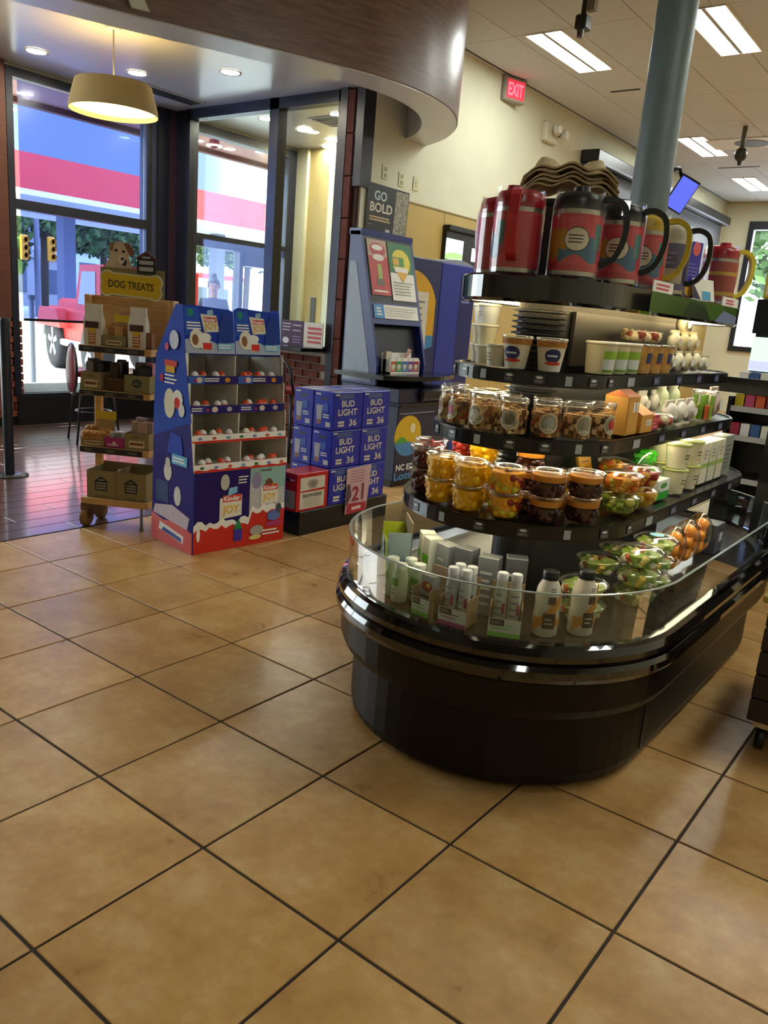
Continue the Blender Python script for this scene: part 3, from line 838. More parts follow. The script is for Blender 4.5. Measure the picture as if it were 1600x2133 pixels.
carton('yellow_card', 'yellow orange card leaning in the back of the fruit shelf', 'card', p, .87, rz, .10, .012, .10, M('#dca428', .5), A_lines('#b9741c', 3), None, -.3)

# --- snack jars on the middle tier
def jar(p, z, rz, label, lab, fill):
    t = thing('snack_jar', label, 'jar', (p[0], p[1], z), rz, 'snack jars on the middle tier')
    obj('jar', lambda b: b.lathe([(.036, .001), (.041, .006), (.042, .085), (.039, .092)], PLASTIC, 22, cap1=False), t, key='jar_body')
    obj('lid', lambda b: b.lathe([(.041, .090), (.0445, .091), (.0445, .108), (.042, .112), (.030, .111)], CLEAR('#eeeeea', .6, .12, 'lid_plastic'), 22, cap0=False), t, key='jar_lid')
    obj('lid_ridges', lambda b: [b.box(.0445 * math.cos(a) - .001, .0445 * math.cos(a) + .001, .0445 * math.sin(a) - .001, .0445 * math.sin(a) + .001, .092, .107, PLASTIC, a) for a in [i * PI / 12 for i in range(24)]], t, key='jar_ridges', kind='stuff')
    obj('snacks', lambda b: chunks(b, .038, .0385, .004, .078, [M(c, .6) for c in fill], 90, .0062, 3), t, key=('snack',) + tuple(fill), kind='stuff')
    f = MB(); F = Face(f, (0, 0, .045), (1, 0, 0), (0, 0, 1), (0, -1, 0), cyl=(.0425, 0))
    F.ell(0, 0, .031, .030, M('#c9bf9a', .5)).ell(0, 0, .026, .025, M('#8f8f7a', .5)).ell(0, .002, .016, .016, M(lab, .5)).bars(-.018, -.022, .018, -.014, 2, M('#ddd8c4', .5), .3)
    obj('label_disc', f, t)
NUT = [['#b98d55', '#8b5a2c', '#d6b078', '#6d4524'], ['#caa468', '#7a4b26', '#e0c08a', '#4f3018'], ['#8e6a3a', '#5d3a1e', '#c2a05e', '#a9542c']]
LAB = ['#4a4a38', '#8f2a5a', '#b0305c', '#c9c4b4', '#6a6650', '#9aa4a0', '#8a8470', '#b5261c']
for k, a in enumerate((198, 220, 242, 264, 286, 308, 330, 352)):
    p, rz = pos(.258, a)
    jar(p, 1.038, rz, 'clear snack jar with round label, %s from the left in front' % ORD[k], LAB[k], NUT[k % 3])
for k, a in enumerate((225, 270, 315)):
    p, rz = pos(.155, a)
    jar(p, 1.038, rz, 'clear snack jar, %s in the back row of the middle tier' % ORD[k], LAB[(k + 3) % 8], NUT[(k + 1) % 3])
# aisle side of the middle tier
OR = M('#c9913c', .55)
def A_or(F, w, h): F.rect(-w * .1, -h * .1, w * .32, h * .22, M('#e2dcc6', .5)).bars(-w * .05, -h * .05, w * .25, h * .15, 3, M('#4f4a40', .5), .3, .4)
p, rz = pos(.25, None, 1.345)
carton('orange_carton', 'tall orange carton next to the snack jars', 'carton', p, 1.038, rz, .10, .08, .125, OR, lambda F, w, h: F.rect(-w * .45, -h * .4, w * .45, h * .42, M('#cf983f', .55)).rect(-w * .05, h * .1, w * .12, h * .35, WHITE).rect(w * .2, h * .1, w * .37, h * .35, WHITE), 'orange cartons',
       flap=lambda w, d, h: MB().prism([(-d / 2, h), (0, h + .02), (d / 2, h)], (-w / 2, 0, 0), (0, 1, 0), (0, 0, 1), (1, 0, 0), w, M('#c4682c', .5)))
p, rz = pos(.255, None, 1.475)
carton('orange_carton', 'lower orange carton with open flap and white label', 'carton', p, 1.038, rz, .11, .08, .062, OR, A_or, 'orange cartons',
       flap=lambda w, d, h: MB().prism([(-d / 2, h), (-d / 2 + .003, h), (d / 2, h + .045), (d / 2 - .003, h + .045)], (-w / 2, 0, 0), (0, 1, 0), (0, 0, 1), (1, 0, 0), w, M('#d08a48', .55)))
p, rz = pos(.255, None, 1.585)
carton('red_pack', 'small red and pink pack beside the orange carton', 'pack', p, 1.038, rz, .07, .06, .055, M('#b83038', .4), A_lines('#e8a0a8', 3))
p, rz = pos(.25, None, 1.70)
bowl('dip_bowl', ['#8b4a2c', '#d9d0b8', '#b0302c'], p, 1.038, rz, 'flat bowl of red and white dip on the middle tier', 'dip bowls', .058, .04)
def puff_bag(label, p, z, rz, c, group, sx=.05, h=.085, name='snack_bag'):
    t = thing(name, label, 'bag', (p[0], p[1], z), rz, group)
    obj('bag', MB().sph((0, 0, h * .5), h * .5, c, 14, 9, sx / (h * .5), .6, 1).box(-sx * .9, sx * .9, -.004, .004, h * .90, h * 1.08, c), t)
    f = MB(); F = Face(f, (0, -h * .30 - .004, h * .5), (1, 0, 0), (0, 0, 1), (0, -1, 0)); F.ell(0, 0, sx * .5, h * .2, M('#d9d5c8', .5))
    obj('print', f, t)
for k, (rr, yy, zz, w) in enumerate([(.245, 1.83, 1.038, 'front left'), (.245, 1.95, 1.038, 'front middle'), (.245, 2.07, 1.038, 'front right'), (.13, 1.85, 1.06, 'back left'), (.13, 2.0, 1.06, 'back right')]):
    p, rz = pos(rr, None, yy)
    puff_bag('puffy white garlic bag on the middle tier, %s of the heap' % w, p, zz, rz, M(['#d8cfc2', '#e2dccf', '#cfc8bd'][k % 3], .35), 'white bags on the middle tier')
def milk_bottle(label, p, z, rz, body, cap, h=.15, r=.03, art=None, group=None, name='bottle', neck=.55):
    t = thing(name, label, 'bottle', (p[0], p[1], z), rz, group)
    obj('body', MB().lathe([(r * .9, .001), (r, .006), (r, h * .32), (r * .94, h * .45), (r, h * .62), (r * .9, h * .74), (r * neck, h * .87), (r * neck, h * .88)], body, 22), t)
    obj('cap', MB().lathe([(r * neck * 1.12, h * .875), (r * neck * 1.12, h * .985), (r * neck, h)], cap, 18), t)
    if art:
        f = MB(); F = Face(f, (0, 0, h * .45), (1, 0, 0), (0, 0, 1), (0, -1, 0), cyl=(r * 1.003, 0)); art(F, r, h)
        obj('print', f, t)
for k, yy in enumerate((2.02, 2.16)):
    p, rz = pos(.14, None, yy)
    milk_bottle('pale green squeeze bottle behind the white bags, %s' % ('nearer one' if k == 0 else 'farther one'), p, 1.038, rz, M('#b9c4a2', .3), WHITE, .14, .036, None, 'squeeze bottles')
p, rz = pos(.25, None, 2.24)
t = thing('vegetable_cup', 'clear cup of carrot and celery sticks on the middle tier', 'cup', (p[0], p[1], 1.038), rz)
obj('cup', MB().lathe([(.04, .001), (.05, .11)], PLASTIC, 22, cap1=False), t)
obj('lid', MB().lathe([(.05, .108), (.053, .110), (.053, .116), (.048, .118)], CLEAR('#f3f3f0', .5, .15, 'lid_plastic'), 22, cap0=False), t)
obj('sticks', lambda b: [b.box(.033 * math.cos(a) - .008, .033 * math.cos(a) + .008, .033 * math.sin(a) - .008, .033 * math.sin(a) + .008, .004, .06 + .04 * (i % 3 == 0), M(['#6d9c22', '#d0602a', '#9bb43c'][i % 3], .5), a) for i, a in enumerate([k * .55 for k in range(12)])], t, kind='stuff')
p, rz = pos(.24, None, 2.40)
puff_bag('pinkish white bag at the far end of the middle tier', p, 1.038, rz, M('#cfb9ae', .35), None, .06, .12)

# --- yogurt tier
def A_parf(F, r, h): F.ell(0, h * .02, r * .55, h * .22, M('#1f2d63', .4)).bars(-r * .4, -h * .04, r * .4, h * .08, 1, M('#c9d2e2', .4), .2).ell(r * .05, -h * .22, r * .6, h * .06, M('#c8402c', .4))
def A_small(F, r, h): F.bars(-r * .5, -h * .25, r * .3, h * .25, 3, M('#6a675a', .5), .4, .4)
z2 = 1.228
for k, (a, n_) in enumerate([(205, 3), (236, 3)]):
    p, rz = pos(.185, a)
    for l in range(n_):
        tub('yogurt_cup', 'cream yogurt cup, %s of the %s stack beside the blue kiosk' % (['bottom', 'middle', 'top'][l], ['leftmost', 'second'][k]), 'cup', p, z2 + l * .062, rz, .027, .034, .052, M('#d6cfb2' if l < 2 else '#c4cbd2', .45), M('#dcdccb', .4), A_small, 'small yogurt cups')
for k, a in enumerate((262,)):
    p, rz = pos(.212, a)
    tub('yogurt_cup', 'single cream yogurt cup left of the parfaits', 'cup', p, z2, rz, .026, .033, .057, M('#d6cfb2', .45), M('#b9b9a4', .4), A_small, 'small yogurt cups')
for k, a in enumerate((279, 308)):
    p, rz = pos(.205, a)
    t = tub('parfait_cup', 'white parfait cup with blue oval label, %s' % ('half hidden one' if k == 0 else 'nearest one before the grille'), 'cup', p, z2, rz, .032, .045, .09, M('#dcd6bf', .35), CLEAR('#f3f3f0', .5, .15, 'lid_plastic'), A_parf, 'parfait cups')
    obj('granola', MB().lathe([(.0443, .072), (.0455, .0885)], M('#a9763a', .7, 0, .3, .3, 90), 20), t)
GLB = lambda F, r, h: F.rect(-r * .9, -h * .35, r * .9, h * .1, M('#c9d3cf', .4)).rect(-r * .9, h * .02, r * .9, h * .3, M('#86ae2a', .4)).rect(-r * .9, -h * .42, r * .9, -h * .33, M('#6f9624', .4))
for k, yy in enumerate((1.235, 1.34, 1.445)):
    p, rz = pos(.20, None, yy)
    tub('dip_tub', 'clear dip tub with green and white label, %s on the lit side' % ORD[k], 'tub', p, z2, rz, .042, .048, .09, M('#c9bfa0', .35), M('#e3dccc', .3), GLB, 'green labelled tubs')
SNK = lambda F, r, h: F.rect(-r * .5, -h * .1, r * .5, h * .28, M('#222c55', .4)).rect(-r * .5, -h * .14, r * .5, -h * .1, M('#b8402c', .4))
for k, yy in enumerate((1.56, 1.665, 1.77)):
    p, rz = pos(.20, None, yy)
    tub('snack_tub', 'clear snack tub with navy label, %s on the lit side' % ORD[k], 'tub', p, z2, rz, .041, .046, .09, M('#b98a45', .5, 0, .5, .3, 40), CLEAR('#f3f3f0', .5, .15, 'lid_plastic'), SNK, 'navy labelled tubs')
for k, yy in enumerate((1.60, 1.73)):
    p, rz = pos(.16, None, yy)
    bowl('deli_bowl', ['#c9b58a', '#8a3a2c', '#e0d0a8'], p, z2 + .101, rz, 'flat deli bowl stacked on the navy tubs, %s' % ('left' if k == 0 else 'right'), 'deli bowls', .05, .035, 'bowl', .006)
for k, (rr, yy, zz) in enumerate([(.19, 1.90, 0), (.19, 2.01, 0), (.19, 2.12, 0), (.19, 2.23, 0), (.18, 1.96, .075), (.18, 2.07, .075), (.18, 2.18, .075), (.16, 2.10, .145)]):
    p, rz = pos(rr, None, yy)
    puff_bag('white mozzarella ball bag, %s in the pile under the lamp strip' % ORD[k], p, z2 + zz, rz, M(['#d8cda8', '#e4dcc0', '#cfc49c'][k % 3], .35), 'white bags under the lamp strip', .05, .075)
p, rz = pos(.18, None, 2.38)
puff_bag('flat pale bag at the far end of the yogurt tier', p, z2, rz, M('#b9b496', .35), None, .07, .06)

# --- products in the bottom well
zw = .469
p, rz = pos(.405, 224)
t = thing('display_box', 'open yellow green display box with cow spots in the case well', 'box', (p[0], p[1], zw), rz)
bx = MB()
YG = M('#a8b428', .5)
bx.box(-.075, .075, -.04, -.037, .001, .165, YG).box(-.075, -.072, -.04, .04, .001, .20, YG).box(.072, .075, -.04, .04, .001, .20, M('#8fa3a8', .5)).box(-.075, .075, .037, .04, .001, .235, M('#7b6440', .7)).box(-.075, .075, -.04, .04, .001, .004, YG)
obj('tray', bx, t)
f = MB(); F = Face(f, (0, -.04, .08), (1, 0, 0), (0, 0, 1), (0, -1, 0))
F.rect(-.07, -.075, -.005, .08, M('#b9ccc8', .5))
for k in range(7): F.ell(-.05 + .013 * k, .045 + .02 * math.sin(k * 2.1), .011, .012, M('#e8e8e0' if k % 2 else '#2c2c28', .5), 8)
F.bars(-.06, -.03, -.012, .03, 4, M('#6c7a70', .5), .3).ell(.035, -.02, .025, .035, M('#c2c92e', .5)).ell(.04, -.045, .018, .022, M('#6fb0b8', .5))
obj('print', f, t)
GCAP = M('#dfe6da', .4)
def A_gb(F, r, h): F.rect(-r * .8, h * .0, r * .8, h * .2, M('#3d9c2a', .4)).bars(-r * .5, -h * .25, r * .5, -h * .05, 2, M('#53705a', .5), .3)
for k, (a, rr) in enumerate([(238, .44), (247, .445), (241, .385), (250, .388)]):
    p, rz = pos(rr, a)
    milk_bottle('small green drink bottle with white cap, %s of four' % ['front left', 'front right', 'back left', 'back right'][k], p, zw + .004, rz, M('#b8c8a8', .3), GCAP, .125, .026, A_gb, 'green drink bottles', 'drink_bottle', .7)
def tray(label, p, rz, w, d, h, band, art=None):
    t = thing('carton_tray', label, 'tray', (p[0], p[1], zw), rz, 'carton trays in the case well')
    b = MB(); c = M('#a88a68', .7)
    b.box(-w / 2, w / 2, -d / 2, -d / 2 + .003, .001, h, c).box(-w / 2, -w / 2 + .003, -d / 2, d / 2, .001, h * 1.6, c).box(w / 2 - .003, w / 2, -d / 2, d / 2, .001, h * 1.6, c).box(-w / 2, w / 2, d / 2 - .003, d / 2, .001, h * 2.6, c).box(-w / 2, w / 2, -d / 2, d / 2, .001, .004, c)
    obj('box', b, t)
    f = MB(); F = Face(f, (0, -d / 2, h / 2), (1, 0, 0), (0, 0, 1), (0, -1, 0))
    F.rect(-w / 2, -h / 2, w / 2, h / 2, M('#cfd2c2', .5)).rect(-w / 2, -h / 2, w / 2, -h * .25, M(band, .5)).bars(-w * .4, -h * .12, w * .25, h * .25, 2, M(band, .5), .2, .3).rect(-w * .45, h * .12, -w * .02, h * .48, M('#1f1b18', .5)).bars(-w * .42, h * .2, -w * .06, h * .4, 2, M('#b9b4a8', .5), .3, .3)
    obj('print', f, t)
for k, (a, w_, band, lab) in enumerate([(262.5, .07, '#5fae3a', 'pale green carton tray beside the green bottles'), (277, .092, '#a8327c', 'carton tray with magenta band holding white shakes'), (297, .095, '#6cc23a', 'brown carton tray with lime band before the orange bottles')]):
    p, rz = pos(.415, a)
    tray(lab, p, rz, w_, .085, .055, band)
def A_sh(F, r, h): F.bars(-r * .7, -h * .2, r * .7, h * .25, 4, M('#8d9096', .4), .4, .35).rect(r * .35, -h * .12, r * .8, h * .06, M('#b02c5c', .4))
SHK = [(274.1, .43), (279.9, .43), (274.1, .386), (279.9, .386), (294.2, .42), (299.8, .42)]
for k, (a, rr) in enumerate(SHK):
    p, rz = pos(rr, a)
    milk_bottle('white protein shake bottle, %s' % ['front left in the magenta tray', 'front right in the magenta tray', 'back left in the magenta tray', 'back right in the magenta tray', 'left one in the lime tray', 'right one in the lime tray'][k], p, zw + .005, rz,
                M('#b9bcc0' if k < 4 else '#c2c6b8', .3), M('#d6d8d8', .4), .17 if k < 4 else .18, .0195, A_sh, 'protein shake bottles', 'shake_bottle', .75)
p, rz = pos(.42, 262.5)
carton('juice_pouch', 'pouch printed with berries standing in the pale green tray', 'pouch', p, zw + .005, rz, .055, .03, .12, M('#9aa0a2', .3), lambda F, w, h: F.ell(0, h * .2, w * .4, h * .14, M('#8d2c2c', .4)).ell(w * .1, h * .24, w * .15, h * .06, M('#d8a83c', .4)).bars(-w * .4, -h * .4, w * .4, 0, 3, M('#4a4e54', .4), .3))
for k, a in enumerate((252, 268, 284, 300)):
    p, rz = pos(.29, a)
    carton('grey_pouch', 'upright grey coffee pouch, %s from left behind the shakes' % ORD[k], 'pouch', p, zw, rz, .065, .05, .19 + .01 * (k % 2), M(['#8b8f92', '#5f6266', '#75797c', '#4f5256'][k], .35), A_lines('#c9c9c4', 5), 'grey pouches')
for k, a in enumerate((224, 237)):
    p, rz = pos(.30, a)
    carton('white_carton', 'white and lime carton %s behind the display box' % ('left' if k == 0 else 'right'), 'carton', p, zw, rz, .05, .05, .19, M('#dfe3d8', .4), lambda F, w, h: F.rect(-w / 2, h * .05, w / 2, h * .2, M('#7fd03a', .4)).rect(-w / 2, -h * .3, w / 2, -h * .15, M('#7fd03a', .4)), 'white and lime cartons')
def A_ob(F, r, h):
    O = M('#cf8a30', .4)
    F.poly([(-r * 1.3, -h * .05), (r * .1, h * .1), (r * 1.3, h * .3), (r * 1.3, h * .05), (-r * 1.3, -h * .18)], O) if False else F.strip(-r * 1.35, r * 1.35, lambda a: (-h * .13 + a * 1.0, h * .06 + a * 1.3), O, 10)
    F.strip(-r * 1.35, r * 1.35, lambda a: (-h * .27, -h * .14), O, 10)
    F.rect(-r * .55, -h * .30, r * .45, -h * .06, M('#1c1a18', .4)).bars(-r * .4, -h * .25, r * .3, -h * .12, 2, M('#c9c4b8', .4), .3, .3).rect(-r * .3, h * .08, r * .3, h * .2, M('#3a2a20', .4)).bars(-r * .2, h * .26, r * .2, h * .34, 2, M('#77706a', .4), .2, .4)
for k, a in enumerate((314, 331)):
    p, rz = pos(.40, a)
    t = milk_bottle('white and orange drink bottle with black cap, %s' % ('left of the pair' if k == 0 else 'right of the pair'), p, zw, rz, M('#d5cbb8', .3), BLACK, .198, .038, A_ob, 'orange drink bottles', 'drink_bottle', .58)
SAL = [['#a9c058', '#d3d490', '#e2783a', '#efe8c8'], ['#8aa844', '#e0d080', '#c85a3c', '#efe9d0'], ['#b4cc6c', '#e8cc60', '#96604a', '#f0ead8']]
SB = [((.31, 345, None), 0, 'lower of the pair right of the orange bottles', 0), ((.31, 345, None), 1, 'upper of the pair right of the orange bottles', 0),
      ((.37, None, 1.40), 0, 'bottom of the tall stack on the aisle side', 1), ((.37, None, 1.40), 1, 'middle of the tall stack on the aisle side', 2), ((.37, None, 1.40), 2, 'top of the tall stack on the aisle side', 1),
      ((.35, None, 1.60), 0, 'bottom of the second aisle stack', 0), ((.35, None, 1.60), 1, 'middle of the second aisle stack', 2), ((.35, None, 1.60), 2, 'top of the second aisle stack with blue sticker', 0), ((.22, None, 1.42), 1, 'back row beside the core', 2), ((.22, None, 1.62), 1, 'back row farther along the core', 1)]
for (rr, a, yy), l, w, c in SB:
    p, rz = pos(rr, a, yy)
    t = bowl('salad_bowl', SAL[c], p, zw + .001 + l * .068, rz, 'clear salad bowl, ' + w, 'salad bowls in the case well', .075, .05, 'bowl', .016)
    if 'blue' in w: obj('sticker', MB().lathe([(.025, .0685), (.025, .0692)], M('#7fb8d0', .4), 16), t)
def bread_bag(label, p, z, rz):
    t = thing('bread_bag', label, 'bag', (p[0], p[1], z), rz, 'bags of oranges')
    obj('bag', MB().sph((0, 0, .085), .085, CLEAR('#fbf6ee', .15, .12, 'bag_film2'), 14, 9, .75, .65, 1), t)
    for i, (dx, dz) in enumerate(((-.028, .03), (.028, .03), (-.02, .075), (.024, .08), (0, .122))):
        obj('orange', lambda b: b.sph((0, 0, 0), .027, M('#eb9a2c', .4, 0, .5, .1, 90), 12, 8), t, (dx, -.008 + .012 * (i % 2), dz), key='orange')
for k, yy in enumerate((1.83, 2.0, 2.17)):
    p, rz = pos(.34, None, yy)
    bread_bag('bag of oranges in the case well, %s from the salad bowls' % ORD[k], p, zw + .03, rz)
p, rz = pos(.34, None, 2.36)
carton('grey_tray_pack', 'dark grey sealed tray pack at the far end of the well', 'pack', p, zw, rz, .12, .08, .13, M('#4f535c', .3), lambda F, w, h: F.rect(-w * .1, -h * .1, w * .3, h * .2, M('#c9c9cc', .4)))

# --- insulated jugs on the top tier
zt = 1.5005
def jug(label, p, rz, body, lid, hand, art=None, wrap=True, s=1.0):
    t = thing('insulated_jug', label, 'jug', (p[0], p[1], zt), rz, 'insulated jugs on the top tier')
    R = .072 * s
    obj('body', MB().lathe([(R, .018), (R * 1.01, .03), (R * 1.01, .165), (R, .175)], body, 28), t)
    obj('base_band', MB().lathe([(R * .92, .0), (R * .95, .003), (R * .96, .006)], BLACK, 28).lathe([(R * .985, .006), (R * 1.0, .018)], STEEL, 28), t)
    obj('collar', MB().lathe([(R * .99, .175), (R * .99, .188)], STEEL, 28), t)
    ld = obj('lid', MB().lathe([(R * .97, .188), (R * .98, .215), (R * .9, .232), (R * .55, .240)], lid, 28), t)
    obj('spout', MB().lathe([(R * .34, .236), (R * .30, .252)], lid, 16, (0, -R * .3)), ld)
    pts = [(R * .9, 0, .222), (R * 1.35, 0, .225), (R * 1.78, 0, .205), (R * 1.92, 0, .16), (R * 1.86, 0, .11), (R * 1.6, 0, .065), (R * 1.2, 0, .045), (R * .98, 0, .045)]
    pp = catmull(pts, 4)
    b = MB(); vs = []; fs = []
    for k, q in enumerate(pp):
        d = (pp[min(k + 1, len(pp) - 1)] - pp[max(k - 1, 0)]).normalized(); nn = Vector((d.z, 0, -d.x))
        for (u_, w_) in ((-1, -1), (1, -1), (1, 1), (-1, 1)): vs.append(q + Vector((0, .014 * u_, 0)) + nn * (.008 * w_))
    m = len(pp)
    for k in range(m - 1):
        for i in range(4):
            j = (i + 1) % 4; fs.append((k * 4 + i, k * 4 + j, (k + 1) * 4 + j, (k + 1) * 4 + i))
    fs += [(0, 1, 2, 3), tuple(range(4 * m - 4, 4 * m))]
    b.add(vs, fs, hand)
    obj('handle', b, t)
    if art:
        f = MB(); F = Face(f, (0, 0, .1), (1, 0, 0), (0, 0, 1), (0, -1, 0), cyl=(R * 1.012, 0)); art(F, R, .14)
        obj('print', f, t)
    if wrap: obj('shrink_wrap', MB().lathe([(R * 1.04, .003), (R * 1.05, .1), (R * 1.05, .2), (R * .95, .245)], FILM, 20, cap0=False, cap1=False, smooth=False), t)
RED, REDL = M('#c03c44', .35), M('#a01c28', .25)
def A_jug(F, R, h):
    F.strip(-R * 1.5, R * 1.5, lambda a: (-.065, .065), M('#cf4a55', .35))
    F.strip(-R * 1.35, -R * .35, lambda a: (-.05 + .01 * math.sin(a * 300), .045 - .02 * abs(math.sin(a * 160))), M('#b98a1c', .4), 12)
    F.strip(-R * .7, R * 1.0, lambda a: (-.048 + .012 * math.cos(a * 60), -.005 + .02 * math.sin(a * 45)), M('#3a6c8c', .4), 12)
    F.strip(R * .75, R * 1.15, lambda a: (-.02, .05), M('#4f8480', .4), 3)
    F.ell(0, .005, R * .52, .034, M('#3c3a36', .4)).ell(0, .005, R * .48, .031, M('#d6cfb6', .4)).bars(-R * .32, -.008, R * .32, .02, 3, M('#4a463e', .4), .3, .4)
Y1, YH = M('#c9a81c', .35), M('#cdb82a', .4)
DK = M('#1a1d1c', .3)
def W(deg): return math.radians(deg)
p, _ = pos(.165, 193); jug('red jug half hidden at the left end of the top tier', p, W(150), RED, REDL, REDL, A_jug)
p, _ = pos(.165, 259); jug('shrink wrapped red jug with its red handle toward the camera', p, W(-68), RED, REDL, M('#b02a30', .25), A_jug)
p, _ = pos(.165, 322); jug('red jug with black lid and round white badge', p, W(28), RED, DK, DK, A_jug)
p, _ = pos(.165, None, 1.335); jug('red jug with black handle right of the round badge', p, W(20), RED, DK, DK, A_jug)
p, _ = pos(.165, None, 1.56); jug('red jug with yellow lid and yellow handle', p, W(15), RED, Y1, YH, A_jug)
p, _ = pos(.165, None, 1.80); jug('purple jug with black handle beside the yellow one', p, W(12), M('#4a4470', .35), M('#b9b49c', .35), DK, lambda F, R, h: F.rect(-R, -.06, R, -.01, M('#b9ac8c', .4)).bars(-R * .8, .0, R * .6, .05, 3, M('#7a74a0', .4), .3))
p, _ = pos(.165, None, 2.44); jug('red jug with yellow trim at the far end of the top tier', p, W(40), M('#a83c30', .35), REDL, YH, lambda F, R, h: F.rect(-R * 1.2, .02, R * 1.2, .035, M('#c9a02a', .4)).rect(-R * 1.2, -.06, R * 1.2, -.045, M('#c9a02a', .4)))
p, _ = pos(.10, None, 2.07)
carton('gift_box', 'deep blue gift box with red corner on the top tier', 'box', p, zt, W(75), .10, .16, .215, M('#241a86', .35), lambda F, w, h: F.rect(-w * .48, -h * .48, w * .48, h * .49, M('#2a2090', .35)).ell(w * .1, h * .38, w * .25, h * .12, M('#d0565a', .4)).bars(-w * .3, -h * .1, w * .4, h * .15, 4, M('#6a62b0', .4), .4, .4).ell(0, -h * .32, w * .35, h * .12, M('#d8a43c', .4)))
p, _ = pos(.225, None, 2.10)
carton('flyer_stand', 'white flyer card with blue corner leaning on the gift box', 'card', p, zt, W(70), .13, .006, .085, M('#dcd8c6', .5), lambda F, w, h: F.rect(-w * .1, -h * .45, w * .3, -h * .05, M('#4f9cc0', .4)).poly([(-w / 2, -h / 2), (-w * .15, -h / 2), (-w / 2, h * .3)], M('#2a2040', .4)), None, -.25)
# --- moulded pulp cup carriers on a black bin behind the jugs
t = thing('storage_bin', 'black square bin behind the jugs carrying the cup trays', 'bin', (CX - .07, 1.385, zt), .15)
obj('bin', MB().cbox(-.06, .06, -.06, .06, 0, .25, BLACK, .008), t)
obj('rim', MB().box(-.07, .07, -.07, .07, .245, .262, BLACK), t)
PULP = M('#b5a27c', .9, 0, .2, .12, 70, 0, .4)
def f_carrier(b):
    nx, ny = 28, 18; w, d = .30, .21
    def zf(x, y):
        e = -.035 * (abs(x) / (w / 2)) ** 2.2 + .008 * math.cos(x * 60)
        for sx in (-1, 1):
            for sy in (-1, 1):
                q = math.hypot(x - sx * .075, y - sy * .055)
                e += .030 / (1 + math.exp((q - .034) * 260))
        return e
    for s, dz in ((0, 0), (1, .006)):
        vs = [(-w / 2 + w * i / nx, -d / 2 + d * j / ny, zf(-w / 2 + w * i / nx, -d / 2 + d * j / ny) + dz) for j in range(ny + 1) for i in range(nx + 1)]
        fs = [(j * (nx + 1) + i, j * (nx + 1) + i + 1, (j + 1) * (nx + 1) + i + 1, (j + 1) * (nx + 1) + i) for j in range(ny) for i in range(nx)]
        b.add(vs, fs if s else [f[::-1] for f in fs], PULP, True)
    L = [(i, 0) for i in range(nx + 1)] + [(nx, j) for j in range(1, ny + 1)] + [(i, ny) for i in range(nx - 1, -1, -1)] + [(0, j) for j in range(ny - 1, 0, -1)]
    ring = [(-w / 2 + w * i / nx, -d / 2 + d * j / ny) for i, j in L]; m = len(ring)
    b.add([(x, y, zf(x, y)) for x, y in ring] + [(x, y, zf(x, y) + .006) for x, y in ring], [(i, (i + 1) % m, (i + 1) % m + m, i + m) for i in range(m)], PULP)
for k in range(5):
    o = obj('cup_carrier', f_carrier, None, (CX - .06 + .004 * (k % 2), 1.38 + .004 * (k % 3), zt + .300 + k * .0135), W(32 + 3 * (k % 3 - 1)), key='carrier')
    tag(o, 'brown moulded pulp cup carrier, %s of the stack' % ['bottom', 'second from bottom', 'middle', 'second from top', 'topmost'][k], 'cup carrier', 'pulp cup carriers')

# ================================================================== EGG DISPLAY STAND
KD = thing('candy_display', 'blue and red cardboard candy display stand with four tiers', 'display stand', (-1.934, 1.539, 0), math.radians(83.8))
NAVY, PURP, KRED = M('#2440a4', .75, 0, .15), M('#2a1d5c', .75, 0, .15), M('#c9291c', .4)
KIN = M('#d6cfc2', .7)
KW, KDp = .635, .40
def sb(z): return 0 if z < .46 else (z - .46) / .62 * .10
def side_poly(): return [(.0, 0), (.0, .46), (.10, 1.08), (.135, 1.325), (.20, 1.325), (.39, 1.05), (.42, 0)]
sp = MB()
for xx in (0, KW - .006):
    sp.prism(side_poly(), (xx, 0, 0), (0, 1, 0), (0, 0, 1), (1, 0, 0), .006, NAVY)
obj('side_panel', sp, KD, kind='stuff')
ln = MB()
for xx in (.0065, KW - .0085): ln.prism([(.004, .46), (.103, 1.07), (.38, 1.045), (.385, .46)], (xx, 0, 0), (0, 1, 0), (0, 0, 1), (1, 0, 0), .002, KIN)
obj('inner_liner', ln, KD, kind='stuff')
f = MB(); F = Face(f, (0, 0, 0), (0, -1, 0), (0, 0, 1), (-1, 0, 0))
F.poly([(-.418, .001), (-.002, .001), (-.002, .46), (-.04, .72), (-.405, .60)], M('#2b2270', .75, 0, .15))
F.poly([(-.41, .62), (-.03, .72), (-.10, 1.07), (-.388, 1.04)], M('#2747a4', .75, 0, .15))
F.poly([(-.418, .001), (-.002, .001), (-.002, .12), (-.16, .15), (-.3, .135), (-.417, .16)], KRED)
F.poly([(-.34, .075), (-.09, .04), (-.085, .085), (-.33, .12)], WHITE).poly([(-.31, .072), (-.1, .045), (-.11, .07), (-.29, .095)], M('#5a62a8', .75, 0, .15))
F.poly([(-.4, .16), (-.05, .13), (-.03, .2), (-.2, .24), (-.38, .21)], M('#c8b8c4', .75, 0, .15))
F.poly([(-.37, .24), (-.24, .24), (-.25, .36), (-.37, .36)], M('#3f4f78', .75, 0, .15)).ell(-.15, .3, .035, .055, M('#d2cbc8', .75, 0, .15)).ell(-.25, .42, .04, .05, M('#d5cfc4', .75, 0, .15)).ell(-.25, .47, .025, .03, M('#c9c0b4', .75, 0, .15))
F.rect(-.21, .475, -.06, .53, M('#6fb4d4', .75, 0, .15)).bars(-.2, .485, -.08, .52, 2, WHITE, .1)
F.poly([(-.26, .53), (-.1, .53), (-.12, .63), (-.22, .65)], M('#3049ac', .75, 0, .15))
